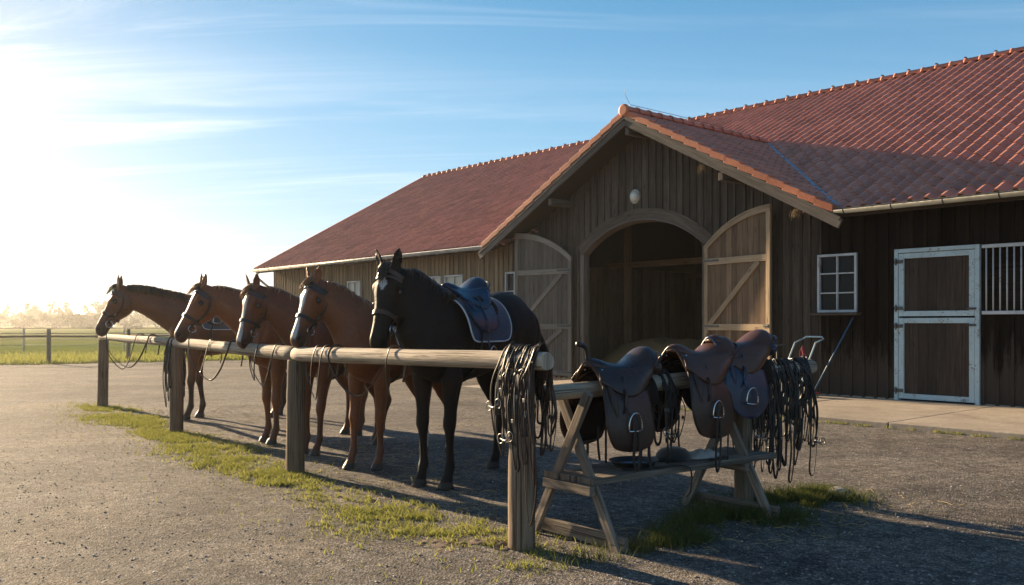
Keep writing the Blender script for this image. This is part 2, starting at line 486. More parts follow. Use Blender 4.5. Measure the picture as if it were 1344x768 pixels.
# haze
mb = MB(6); mb.box(-700, 500, -30, 820, -3.2, 13.6)
t = NT('haze'); t.t.nodes.remove(t.b)
pv = t.n('ShaderNodeVolumePrincipled'); pv.inputs['Color'].default_value = (.97, .95, .92, 1); pv.inputs['Density'].default_value = .0005
pv.inputs['Anisotropy'].default_value = .72
t.l(pv.outputs[0], t.out.inputs['Volume'])
HAZE = obj('haze', mb, t.m); tag(HAZE, kind='stuff', label='thin morning haze over the yard and fields', cat='haze')
scene.cycles.volume_bounces = 0
scene.cycles.max_bounces = 6; scene.cycles.diffuse_bounces = 3; scene.cycles.glossy_bounces = 3; scene.cycles.transmission_bounces = 4
scene.cycles.sample_clamp_indirect = 6
# ------------------------------------------------------------------ the barn
TAN = .49
D_E, Z_E = 14.72, 3.41          # eave line
D_W = 15.42                     # front wall plane
D_R, Z_R = 24.7, 8.30           # ridge
D_B = 2*D_R-D_E
S0, S1 = -6.0, 31.6             # ends of the barn at the eave
S1R = 34.8                      # verge runs outwards up to the ridge
GS, GH = 13.08, 4.83            # gable centre and half width at the eave
Z_G = Z_E+2.55                  # gable ridge
TG = 2.55/GH
D_G = 14.62                     # gable front edge
D_J = D_E+(Z_G-Z_E)/TAN         # gable ridge meets the main roof

barn = thing('barn', 'long dark timber barn with red tiled roof and a gabled arched entrance', 'barn', W(13, D_W, 0))
def weather(m):
    """bare greyed wood where the stain has worn off in the splash zone near the ground"""
    t = NT.__new__(NT); t.m = m; t.t = m.node_tree; b = t.t.nodes['Principled BSDF']
    src = b.inputs['Base Color'].links[0].from_socket
    co = t.co('Object'); sx = t.n('ShaderNodeSeparateXYZ'); t.l(co, sx.inputs[0])
    n1 = t.noise(t.map(co, (9, 9, 1.2)), 1, 5, .7); n2 = t.noise(t.map(co, (30, 30, 2)), 1, 4, .7)
    k = t.math('SUBTRACT', t.math('MULTIPLY', n1, 2.6), sx.outputs[2])
    k = t.ramp(t.math('ADD', k, t.math('MULTIPLY', n2, .6)), [(.55, 0), (1.0, 1)])
    t.l(t.mix(t.math('MULTIPLY', k, .55), src, (.085,.068,.055)), b.inputs['Base Color'])
wall_mat = m_wood('barn_boards', (.006,.0048,.004), (.021,.015,.011), rough=.95, tonev=.6, knots=False); wall_mat.node_tree.nodes['Principled BSDF'].inputs['Specular IOR Level'].default_value = .08
weather(wall_mat)
gable_mat = m_wood('weathered_boards', (.036,.027,.020), (.125,.095,.070), rough=.9, tonev=.45)
leaf_mat = m_wood('door_boards', (.09,.055,.032), (.25,.16,.095), rough=.85, tonev=.45)
frame_mat = m_wood('door_frame_wood', (.22,.15,.09), (.46,.33,.20), rough=.8, tonev=.2)
barge_mat = m_wood('grey_bargeboard', (.06,.05,.04), (.19,.155,.125), rough=.85, tonev=.2)
log_mat = m_wood('pale_log', (.20,.155,.11), (.52,.43,.33), grain=1.7, rough=.8, tonev=.15, bump=1.0, crk=.06)
post_mat = m_wood('post_wood', (.10,.068,.042), (.28,.195,.13), grain=1.8, rough=.85, tonev=.15, bump=1.0, crk=.07)
bench_mat = m_wood('bench_wood', (.085,.068,.053), (.27,.215,.165), grain=1.6, rough=.85, tonev=.3, bump=.9, crk=.05)
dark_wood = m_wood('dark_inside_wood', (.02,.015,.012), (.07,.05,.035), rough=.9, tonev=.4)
def m_paint(name, col, rust=.25, rough=.45):
    t = NT(name); co = t.co('Object')
    n1 = t.noise(co, 5, 6, .7); n2 = t.noise(co, 40, 4, .7)
    c = t.mix(t.ramp(t.math('ADD', t.math('MULTIPLY', n1, .6), t.math('MULTIPLY', n2, .4)), [(.60-rust*.25, 0), (.66-rust*.15, 1)]), tuple(col), (.17,.125,.09))
    c = t.mix(1.0, c, t.ramp(t.noise(co, 3, 3), [(.3, .82), (.7, 1.06)]), 'MULTIPLY')
    t.set(Base_Color=c, Roughness=rough, Normal=t.bump(n2, .15, .004)); return t.m
white_paint = m_paint('white_paint', (.46,.48,.49), .12)
steel_paint = m_paint('pale_steel_paint', (.42,.53,.56), .22, .4)
zinc = m_plain('zinc', (.05,.055,.055), .7, .1, .25, 6)
zinc_blue = m_plain('valley_zinc', (.16,.27,.36), .5, .5, .3, 5)
white_zinc = m_plain('pale_gutter', (.50,.49,.46), .55, .2, .2, 5)
iron = m_plain('iron', (.10,.095,.09), .55, .7, .3, 20)
steel = m_plain('bright_steel', (.55,.56,.58), .22, 1, .1, 20, .03)
def m_tile(name, a, b, c3):
    t = NT(name); co = t.co('Object'); tn = t.attr('tone')
    c = t.ramp(tn, [(0, a), (.5, b), (1, c3)])
    w1 = t.noise(co, 1.1, 5, .65, .5); w2 = t.noise(co, 30, 4, .7)
    c = t.mix(1.0, c, t.ramp(w1, [(.3, (.80,.77,.80)), (.6, (1.04,1,1))]), 'MULTIPLY')
    c = t.mix(1.0, c, t.ramp(w2, [(.25, .75), (.7, 1.12)]), 'MULTIPLY')
    t.set(Base_Color=c, Roughness=.5, Normal=t.bump(w2, .2, .004)); t.b.inputs['Specular IOR Level'].default_value = .22
    return t.m
tile_mat = m_tile('roof_tiles', (.42,.175,.112), (.50,.21,.135), (.58,.25,.165))
verge_mat = m_tile('verge_tiles', (.44,.14,.065), (.52,.175,.085), (.58,.205,.10))

# --- pantile surface
PROF = [(0, .008), (.10, .0), (.30, .0), (.42, .022), (.52, .052), (.64, .064), (.78, .060), (.90, .034)]
def pantiles(mb, point, normal, s0, s1, bl, keep, tw=.27, th=.36, trange=(0, 1), rr=None):
    """point(s,b) on the roof plane; b = distance up the slope"""
    rr = rr or random.Random(9); n = int(round((s1-s0)/tw)); rows = int(bl/th)+1; k = len(PROF)
    for j in range(rows):
        b0, b1 = j*th, min((j+1)*th, bl)
        for i in range(n):
            sa = s0+i*tw
            if not keep(sa+tw/2, (b0+b1)/2): continue
            tn = rr.uniform(*trange); dz = rr.uniform(-.003, .003); P = []; F = []; U = []
            prof = PROF+[(1.0, .008)]
            for (bb, lift) in ((b0, -.010), (b0, .020+dz), (b1+.01, .002+dz)):
                for (u, h) in prof:
                    P.append(point(sa+u*tw, bb)+normal*(h+lift))
            m = len(prof)
            for q in range(2):
                for u in range(m-1):
                    F.append((q*m+u, q*m+u+1, (q+1)*m+u+1, (q+1)*m+u)); U.append([(0,0),(1,0),(1,1),(0,1)])
            mb._add(P, F, U, tn)
CS = 1/math.sqrt(1+TAN*TAN); SN = TAN*CS
slope_len = (D_R-D_E)/CS
def main_pt(s, b): return W(s, D_E+b*CS, Z_E+b*SN)
def n_of(pt):
    a, b, c = pt(0, 0), pt(1, 0), pt(0, 1); n = (b-a).cross(c-a).normalized()
    return n if n.z > 0 else -n
n_main = n_of(main_pt)
def s_end(b): return S1+(S1R-S1)*(b*CS/(D_R-D_E))
def keep_main(s, b):
    if s > s_end(b)-.05: return False
    d = D_E+b*CS; z = Z_E+b*SN
    zg = Z_G-abs(s-GS)*TG
    return not (d < D_J-.2 and zg > z+.22)
mb = MB(11)
pantiles(mb, main_pt, n_main, S0, S1R+.2, slope_len, keep_main)
roof = obj('roof', mb, tile_mat, barn, smooth=35)
# underlay deck (front) and rear slope, both with thickness
mb = MB(12)
def deck(pts, th=.10):
    pts = [V(p) for p in pts]; n = (pts[1]-pts[0]).cross(pts[2]-pts[0]).normalized()
    if n.z < 0: n = -n
    k = len(pts); low = [p-n*th for p in pts]
    F = [tuple(range(k)), tuple(reversed(range(k, 2*k)))]+[(i, (i+1) % k, (i+1) % k+k, i+k) for i in range(k)]
    mb._add(pts+low, F, [[(0,0)]*len(f) for f in F], .5)
off = n_main*-.035
g_l, g_r = GS+GH, GS-GH
deck([W(S1, D_E+.05, Z_E)+off, W(g_l, D_E+.05, Z_E)+off, W(GS, D_J, Z_G)+off, W(GS, D_R, Z_R)+off, W(S1R, D_R, Z_R)+off])
deck([W(S0, D_E+.05, Z_E)+off, W(g_r, D_E+.05, Z_E)+off, W(GS, D_J, Z_G)+off, W(GS, D_R, Z_R)+off, W(S0, D_R, Z_R)+off])
deck([W(S0, D_B-.05, Z_E)+V((0,0,-.04)), W(S1, D_B-.05, Z_E)+V((0,0,-.04)), W(S1R, D_R+.01, Z_R)+V((0,0,-.04)), W(S0, D_R+.01, Z_R)+V((0,0,-.04))])
obj('roof_deck', mb, dark_wood, barn)
mb = MB(13)
D_B = 2*D_R-D_E
pantiles(mb, lambda s, b: W(s, D_B-b*CS, Z_E+b*SN), V((NV.x*SN, NV.y*SN, CS)), S0, S1R+.2, slope_len, lambda s, b: s < s_end(b)-.05, tw=.6, th=.7)
mm = obj('rear_roof', mb, tile_mat, barn)
# gable roof slopes: b measured from eave to ridge across s, a runs along d
CG = 1/math.sqrt(1+TG*TG); SG = TG*CG; gl = GH/CG
for sg, seed in ((1, 21), (-1, 22)):
    pt = (lambda a, b, sg=sg: W(GS+sg*(GH-b*CG), D_G+a, Z_E+b*SG+.03))
    n = n_of(pt)
    def keepg(a, b):
        zg = Z_E+b*SG; d = D_G+a
        return Z_E+(d-D_E)*TAN < zg+.16
    mb = MB(seed)
    pantiles(mb, pt, n, 0.14, D_J-D_G+.4, gl, keepg, trange=(0, .75), rr=random.Random(seed))
    obj('gable_roof', mb, tile_mat, barn, smooth=35)
    mb = MB(seed)
    o = n*-.04
    deck([W(GS+sg*GH, D_G+.02, Z_E)+o, W(GS, D_G+.02, Z_G)+o, W(GS, D_J-.1, Z_G)+o, W(GS+sg*GH, D_E+.02, Z_E)+o], .09)
    obj('gable_deck', mb, dark_wood, barn)
    # verge tiles along the rake
    mb = MB(seed+50)
    k = 15; L_ = gl/k
    for i in range(k):
        b0, b1 = i*L_-.03, (i+1)*L_
        lift0, lift1 = .085, .055
        A = pt(-.05, b0)+n*lift0; B = pt(-.05, b1)+n*lift1; C_ = pt(.19, b1)+n*lift1; D_ = pt(.19, b0)+n*lift0
        dn = V((0, 0, -.135))
        P = [A, B, C_, D_, A+dn, B+dn, C_-n*.06, D_-n*.06, A+NV*.03+dn, B+NV*.03+dn, ]
        F = [(0,1,2,3), (0,4,5,1), (3,2,6,7), (1,5,9,2), (0,3,8,4), (4,8,9,5), (8,3,2,9)]
        mb._add(P, F, [[(0,0)]*len(f) for f in F])
    obj('verge_tiles', mb, verge_mat, barn, bevel=.008)
    # bargeboard
    mb = MB(seed+60)
    a = pt(.0, -.22); b_ = pt(.0, gl-.01)
    mb.beam(a-V((0,0,.185)), b_-V((0,0,.185)), .045, .17, up=n)
    mb.beam(a-V((0,0,.10))-NV*.03, b_-V((0,0,.10))-NV*.03, .03, .07, up=n)
    obj('bargeboard', mb, barge_mat, barn, bevel=.004)
    # valley flashing
    mb = MB(seed+70)
    p0 = W(GS+sg*GH, D_E, Z_E+.075); p1 = W(GS, D_J, Z_G+.085)
    e = (p1-p0).normalized(); sd_ = (UV_*sg*1.0+NV*-.1); 
    w0 = V((UV_.x*sg, UV_.y*sg, 0))
    mb._add([p0+n*.0-w0*.10+V((0,0,.035)), p0+w0*.13+V((0,0,.0)), p1+w0*.10+V((0,0,.0)), p1-w0*.04+V((0,0,.02)), p0+V((0,0,-.02)), p1+V((0,0,-.03))],
            [(0,4,5,3), (4,1,2,5)], [[(0,0)]*4]*2, .5)
    obj('valley_flashing', mb, zinc_blue, barn, solid=.006)
# ridge tiles
def ridge(mb, p0, p1, r=.125, step=.38):
    d = p1-p0; n = int(d.length/step); e = d.normalized(); s_ = e.cross(V((0,0,1))).normalized()
    for i in range(n):
        a = p0+e*(i*step); b = p0+e*((i+1)*step+.05); rs_ = []
        for q, rad in ((a, r*1.12), (a+(b-a)*.12, r*1.1), (a+(b-a)*.16, r), (b, r*.93)):
            rs_.append([q+s_*(rad*math.cos(PI*k/10))+V((0,0,rad*math.sin(PI*k/10)-.02)) for k in range(11)])
        mb.rings(rs_, cap=False, closed=False)
mb = MB(31); ridge(mb, W(S1R-.05, D_R, Z_R+.03), W(S0, D_R, Z_R+.03))
obj('ridge_tiles', mb, verge_mat if False else tile_mat, barn, smooth=40, solid=.012)
mb = MB(32); ridge(mb, W(GS, D_G-.04, Z_G+.07), W(GS, D_J+.35, Z_G+.07), .13)
obj('ridge_tiles', mb, tile_mat, barn, smooth=40, solid=.012)
mb = MB(33); c = W(GS, D_G-.05, Z_G+.075)
mb.rings([[c+NV*q+UV_*(r_*math.cos(2*PI*k/20))+V((0,0,r_*math.sin(2*PI*k/20))) for k in range(20)] for q, r_ in ((-.03, .10), (-.015, .135), (.03, .14))])
obj('ridge_end_disc', mb, verge_mat, barn, bevel=.004)
# ridge clips
for i in range(1, 106, 2):
    s = S1R-.05-i*.38
    mb = MB(34); c = W(s, D_R, Z_R+.165); mb.obox(c, UV_*.022, NV*.05, V((0,0,.022)))
    obj('ridge_clip', mb, iron, barn)
# left verge of the long roof: white-ish edge tiles
mb = MB(35)
p0, p1 = W(S1, D_E, Z_E+.03), W(S1R, D_R, Z_R+.03)
mb.beam(p0, p1, .10, .12, up=n_main)
obj('verge_tiles', mb, tile_mat, barn)
mb = MB(36)
mb.beam(W(S1-.02, D_E+.03, Z_E-.10), W(S1R-.02, D_R, Z_R-.10), .04, .16, up=n_main)
mb.beam(W(S1-.02, D_B-.03, Z_E-.10), W(S1R-.02, D_R, Z_R-.10), .04, .16, up=n_main)
obj('bargeboard', mb, barge_mat, barn)

# --- gutters
def gutter(s0, s1, mat):
    g = []; r = .072
    rings = []
    for s in (s0, s1):
        rings.append([W(s, D_E-.05+r*math.cos(PI+PI*k/10), Z_E-.005+r*math.sin(PI+PI*k/10)) for k in range(11)])
    mb = MB(41); mb.rings(rings, cap=False, closed=False)
    for s in (s0, s1):
        c = W(s, D_E-.05, Z_E-.005)
        mb._add([c]+[W(s, D_E-.05+r*math.cos(PI+PI*k/10), Z_E-.005+r*math.sin(PI+PI*k/10)) for k in range(11)], [(0, k, k+1) for k in range(1, 11)], [[(0,0)]*3]*10, .5)
    for dd in (-r,):
        mb.tube([W(s0, D_E-.05+dd-.004, Z_E), W(s1, D_E-.05+dd-.004, Z_E)], .010, 8)
    o = obj('gutter', mb, mat, barn, smooth=40, solid=.005)
    s = min(s0, s1)+.4
    while s < max(s0, s1):
        mb = MB(42); mb.tube([W(s, D_E-.05+(r+.008)*math.cos(PI+PI*k/10), Z_E-.005+(r+.008)*math.sin(PI+PI*k/10)) for k in range(11)], .012, 4)
        s += .85; obj('gutter_bracket', mb, mat, o)
gutter(S0, g_r+.02, zinc)
gutter(g_l+.05, S1+.03, white_zinc)
mb = MB(43)
mb.tube([W(S1-.25, D_E-.05, Z_E-.06), W(S1-.25, D_E-.05, Z_E-.20), W(S1-.20, D_E+.05, Z_E-.34), W(S1-.10, D_W-.22, Z_E-.62), W(S1-.08, D_W-.09, Z_E-.78), W(S1-.08, D_W-.09, .1)], .045, 10)
obj('downpipe', mb, white_zinc, barn, smooth=True)

# --- openings: (s0, s1, z0, z1)
WIN_R = (8.15, 8.93, 1.61, 2.69)
SDOOR = (6.02, 7.44, .02, 2.70)
GRILL = (4.25, 5.99, 1.58, 2.66)
WIN_L = [(17.55, 17.95, 1.75, 2.76), (19.78, 20.62, 1.95, 2.78), (20.80, 21.62, 1.95, 2.78), (25.2, 26.0, 1.95, 2.80)]
AR_S0, AR_S1, AR_Z, AR_RISE = 11.5, 15.08, 3.04, .68
AR_C = (AR_S0+AR_S1)/2; AR_H = (AR_S1-AR_S0)/2; AR_R = (AR_H**2+AR_RISE**2)/(2*AR_RISE)
def arch_z(s, off=0):
    q = s-AR_C; rr2 = (AR_R+off)**2-q*q
    return AR_Z+AR_RISE-AR_R+math.sqrt(max(rr2, 0))
openings = [WIN_R, SDOOR, GRILL]+WIN_L
def top_z(s):
    zs = Z_E+(D_W-D_E)*TAN-.16
    zg = Z_G-abs(s-GS)*TG-.16
    return max(zs, zg) if abs(s-GS) < GH-.02 else zs
def wall_spans(a, b):
    m = (a+b)/2; spans = [(.06, top_z(m))]
    cuts = [(z0, z1) for (s0, s1, z0, z1) in openings if b > s0 and a < s1]
    if b > AR_S0 and a < AR_S1: cuts.append((-1, max(arch_z(a) if a > AR_S0 else AR_Z, arch_z(b) if b < AR_S1 else AR_Z)+.02))
    for (z0, z1) in cuts:
        new = []
        for (p, q) in spans:
            if z1 <= p or z0 >= q: new.append((p, q)); continue
            if z0 > p: new.append((p, z0))
            if z1 < q: new.append((z1, q))
        spans = new
    return [(p, q) for p, q in spans if q-p > .02]
def boards(name, sa, sb, mat, bw, seed, proud=0):
    mb = MB(seed); rr = random.Random(seed); cuts = set([sa, sb]); s = sa
    while s < sb: cuts.add(round(s, 4)); s += bw*rr.uniform(.85, 1.15)
    base = sorted(cuts)
    extra = [e for o in openings for e in o[:2] if sa < e < sb]+[e for e in (AR_S0, AR_S1) if sa < e < sb]
    allc = sorted(set(base+extra))
    tn = {}
    for a, b in zip(allc[:-1], allc[1:]):
        if b-a < .004: continue
        tone = rr.random(); out = rr.uniform(0, .012)+proud
        for p, q in wall_spans(a, b):
            gapa = .003
            mb.obox(W((a+b)/2, D_W-.012-out, (p+q)/2+rr.uniform(-.006, .006)), V((0,0,(q-p)/2)), UV_*((b-a)/2-gapa), NV*.012, tone)
    for x in base[1:-1]:
        for p, q in wall_spans(x-.028, x+.028):
            if q-p < .05: continue
            mb.obox(W(x, D_W-.045-proud, (p+q)/2), V((0,0,(q-p)/2-.004)), UV_*.026, NV*.014)
    return obj(name, mb, mat, barn, bevel=0)
boards('wall', S0, g_r+.62, wall_mat, .21, 51)
boards('gable_wall', g_r+.62, g_l-.25, gable_mat, .205, 52, .002)
boards('wall', g_l-.25, S1-.15, m_wood('brown_boards', (.15,.105,.06), (.38,.27,.165), rough=.9, tonev=.35, knots=False), .19, 53)
# backing sheet behind the boards, split round the openings
mb = MB(54)
cuts = sorted(set([S0, S1-.15, g_l, g_r, GS]+[e for o in openings for e in o[:2]]+[AR_S0, AR_S1]+[AR_S0+(AR_S1-AR_S0)*i/24 for i in range(25)]+[g_r+(g_l-g_r)*i/30 for i in range(31)]))
for a, b in zip(cuts[:-1], cuts[1:]):
    if b-a < .001: continue
    for p, q in wall_spans(a+.0005, b-.0005):
        q2 = min(q, top_z(a)-.02, top_z(b)-.02) if q > 3.2 else q
        if q2 > p: mb.obox(W((a+b)/2, D_W+.05, (p+q2)/2), V((0,0,(q2-p)/2)), UV_*((b-a)/2), NV*.05, .5)
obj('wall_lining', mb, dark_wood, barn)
mb = MB(55)   # plinth
for a, b in ((S0, SDOOR[0]), (SDOOR[1], AR_S0), (AR_S1, S1-.15)):
    mb.obox(W((a+b)/2, D_W+.03, .04), UV_*((b-a)/2), NV*.075, V((0,0,.05)))
obj('plinth', mb, m_concrete(), barn)
# end and back walls
mb = MB(56)
for s_, lean in ((S0+.3, 0), (S1-.2, 0)):
    n = 44
    for i in range(n):
        d0 = D_W+.1+(D_B-1.5-D_W)*i/n; d1 = D_W+.1+(D_B-1.5-D_W)*(i+1)/n
        zt = Z_E+min((d0+d1)/2-D_E, D_B-(d0+d1)/2)*TAN-.2
        mb.obox(W(s_, (d0+d1)/2, zt/2), V((0,0,zt/2)), NV*((d1-d0)/2-.004), UV_*.03)
n = 90
for i in range(n):
    a = S0+.3+(S1-S0-.5)*i/n; b = S0+.3+(S1-S0-.5)*(i+1)/n
    mb.obox(W((a+b)/2, D_B-1.3, 1.85), V((0,0,1.85)), UV_*((b-a)/2-.004), NV*.03)
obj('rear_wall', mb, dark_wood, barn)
# floor and interior
mb = MB(57); mb.obox(W(13, 24, .02), UV_*18, NV*8.4, V((0,0,.03))); obj('floor', mb, m_plain('barn_floor', (.12,.10,.08), .9, 0, .3, 3), barn)
mb = MB(58)
for s_ in (9.4, 17.6):        # stall partitions either side of the aisle
    for i in range(32):
        d = D_W+.4+i*.25
        mb.obox(W(s_, d, 1.5), V((0,0,1.5)), NV*.12, UV_*.03)
for i in range(40):           # cross wall
    s_ = 9.4+8.2*(i+.5)/40; mb.obox(W(s_, 23.0, 3.2), V((0,0,3.2)), UV_*.10, NV*.03)
obj('stall_wall', mb, m_wood('inside_boards', (.15,.11,.07), (.34,.26,.17), rough=.9, tonev=.4), barn)
for (s_, d) in ((12.75, 19.0), (9.8, 19.0), (16.9, 19.0)):
    mb = MB(59); mb.obox(W(s_, d, 2.6), V((0,0,2.6)), UV_*.08, NV*.08); obj('inside_post', mb, frame_mat, barn, bevel=.008)
mb = MB(60); mb.beam(W(9.4, 19.0, 3.05), W(17.6, 19.0, 3.05), .12, .16); mb.beam(W(9.4, 22.6, 2.9), W(17.6, 22.6, 2.9), .12, .16)
mb.beam(W(9.4, 19, 4.9), W(17.6, 19, 4.9), .16, .2)
obj('tie_beam', mb, frame_mat, barn, bevel=.008)
mb = MB(61)
for i in range(15):
    s_ = 10.2+i*.16; mb.tube([W(s_, 19.05, 1.3), W(s_, 19.05, 2.6)], .012, 6)
for z in (1.3, 2.6): mb.beam(W(10.1, 19.05, z), W(12.6, 19.05, z), .05, .05)
obj('stall_grille', mb, iron, barn)
mb = MB(62)
for i in range(16):
    s_ = 10.05+i*.17; mb.obox(W(s_, 19.05, .65), V((0,0,.62)), UV_*.08, NV*.02)
obj('stall_front', mb, leaf_mat, barn)

# --- arch casing and door posts
mb = MB(63)
N = 36; pts_in = []; pts_out = []
for i in range(N+1):
    s_ = AR_S0+(AR_S1-AR_S0)*i/N
    th_ = math.asin(max(-1, min(1, (s_-AR_C)/AR_R)))
    z_ = AR_Z+AR_RISE-AR_R+AR_R*math.cos(th_)
    pts_in.append((s_, z_)); pts_out.append((AR_C+(AR_R+.27)*math.sin(th_), AR_Z+AR_RISE-AR_R+(AR_R+.27)*math.cos(th_)))
rings = [[W(a[0], D_W-.075, a[1]), W(b[0], D_W-.075, b[1]), W(b[0], D_W-.03, b[1]), W(a[0], D_W+.10, a[1])] for a, b in zip(pts_in, pts_out)]
mb.rings(rings)
obj('arch_casing', mb, gable_mat, barn, bevel=.004)
mb = MB(64)
rings = [[W(a[0], D_W-.095, a[1]), W(a[0], D_W-.095, a[1]+.05), W(a[0], D_W+.12, a[1]+.05), W(a[0], D_W+.12, a[1]-.03)] for a in pts_in]
mb.rings(rings)
for s_, k in ((AR_S0-.0, 1), (AR_S1+.0, -1)):
    mb.obox(W(s_-k*.0, D_W+.0, AR_Z/2), V((0,0,AR_Z/2)), UV_*.055, NV*.10)
obj('door_frame', mb, barge_mat, barn, bevel=.006)

# --- big arched leaves
def arched_leaf(hinge_s, toward, ang, bmat, fmat, seed, name='barn_door'):
    """hinge at hinge_s; 'toward' = +1/-1 direction along s away from the opening; ang = angle off the wall"""
    ca, sa = math.cos(R(ang)), math.sin(R(ang)); w_ = AR_H-.02
    H = W(hinge_s, D_W-.13, 0)
    ex = UV_*toward*ca - NV*sa; ez = V((0,0,1)); en = ex.cross(ez)
    if en.dot(NV) > 0: en = -en              # side that faces the yard
    def Pq(x, z, o=0): return H+ex*x+ez*z+en*o
    def zt(x): # arch height: hinge side is the low side
        q = AR_H-x; return AR_Z+AR_RISE-AR_R+math.sqrt(AR_R**2-q*q)-.03
    mb = MB(seed); rr = random.Random(seed); n = 12
    for i in range(n):
        a, b = w_*i/n, w_*(i+1)/n
        z1 = min(zt(a), zt(b))-.04
        mb.obox(Pq((a+b)/2, (.12+z1)/2, 0), ez*((z1-.12)/2), ex*((b-a)/2-.003), en*.012, rr.random())
    leaf = obj('door', mb, bmat, barn)
    mb = MB(seed+1)
    for x in (.05, w_-.05): mb.obox(Pq(x, (.10+zt(x)-.02)/2, .030), ez*((zt(x)-.12)/2), ex*.05, en*.022)
    for z in (.20, 1.33, 2.68):
        z_ = min(z, 9)
        mb.obox(Pq(w_/2, z_, .030), ex*(w_/2-.10), ez*.065, en*.020)
    N = 14
    rg = []
    for i in range(N+1):
        x = w_*i/N
        rg.append([Pq(x, zt(x)-.13, .008), Pq(x, zt(x)-.13, .054), Pq(x, zt(x)+.01, .054), Pq(x, zt(x)+.01, -.015), Pq(x, zt(x)-.03, -.015)])
    mb.rings(rg)
    for (x0, z0, x1, z1) in ((.14, 1.38, w_-.30, 2.62), (.14, .26, w_-.30, 1.27)):
        if True: mb.beam(Pq(x0, z0, .030) if toward < 0 else Pq(w_-x0, z0, .03), Pq(x1, z1, .030) if toward < 0 else Pq(w_-x1, z1, .03), .11, .038, up=en)
    obj('door_brace', mb, fmat, leaf, bevel=.004)
    for z in (.22, 1.35, 2.70): mb = MB(seed+2); mb.obox(Pq(.20, z, .055), ex*.22, ez*.022, en*.004); mb.tube([Pq(-.02, z-.05, .03), Pq(-.02, z+.05, .03)], .016, 8); obj('door_hinge', mb, iron, leaf)
    mb = MB(seed+3); mb.obox(Pq(w_-.09, 1.36, .062), ex*.07, ez*.03, en*.006); mb.tube([Pq(w_-.14, 1.36, .072), Pq(w_-.03, 1.36, .072)], .010, 8); obj('door_latch', mb, iron, leaf)
    return leaf
arched_leaf(AR_S0-.06, -1, 9, leaf_mat, frame_mat, 70)
hazy_leaf = m_wood('hazy_door_boards', (.075,.062,.05), (.17,.14,.11), rough=.85, tonev=.25)  # door boards again, haze and shade mixed into a greyer, darker colour
arched_leaf(AR_S1+.30, 1, 9, hazy_leaf, m_wood('hazy_door_frame', (.15,.125,.10), (.28,.235,.185), tonev=.2), 75)  # frame colour of this leaf carries the same haze

# --- windows
def m_glass(name, col=(.010,.012,.015)):
    t = NT(name); t.set(Base_Color=col, Roughness=.12, Normal=t.bump(t.noise(t.co('Object'), 3, 2), .05, .02)); t.b.inputs['Specular IOR Level'].default_value = .1; return t.m
glass = m_glass('window_glass'); pale_glass = m_glass('whitish_pane', (.55,.52,.42))  # pale panes are one whitish colour all over
def window(o, cols, rows, fmat, gmat, seed, sill=True):
    s0, s1, z0, z1 = o
    mb = MB(seed); fw = .045
    cs, cz, hw, hh = (s0+s1)/2, (z0+z1)/2, (s1-s0)/2, (z1-z0)/2
    for sx in (-1, 1): mb.obox(W(cs+sx*(hw-fw/2), D_W-.03, cz), V((0,0,hh)), UV_*fw/2, NV*.045)
    for sz in (-1, 1): mb.obox(W(cs, D_W-.03, cz+sz*(hh-fw/2)), UV_*(hw-fw), V((0,0,fw/2)), NV*.043)
    for i in range(1, cols): mb.obox(W(s0+(s1-s0)*i/cols, D_W-.03, cz), V((0,0,hh-fw)), UV_*.012, NV*.03)
    for j in range(1, rows): mb.obox(W(cs, D_W-.028, z0+(z1-z0)*j/rows), UV_*(hw-fw), V((0,0,.012)), NV*.028)
    fr = obj('window', mb, fmat, barn, bevel=.003)
    mb = MB(seed); mb.obox(W(cs, D_W+.0, cz), V((0,0,hh-.01)), UV_*(hw-.01), NV*.004); obj('pane', mb, gmat, fr)
    if sill:
        mb = MB(seed); mb.obox(W(cs, D_W-.10, z0-.03), UV_*(hw+.07), NV*.10, V((0,0,.024))); obj('sill', mb, gable_mat, fr, bevel=.004)
    return fr
window(WIN_R, 2, 3, white_paint, glass, 81)
for i, o in enumerate(WIN_L): window(o, 2 if i else 1, 1 if i else 2, white_paint, pale_glass if i else glass, 82+i)
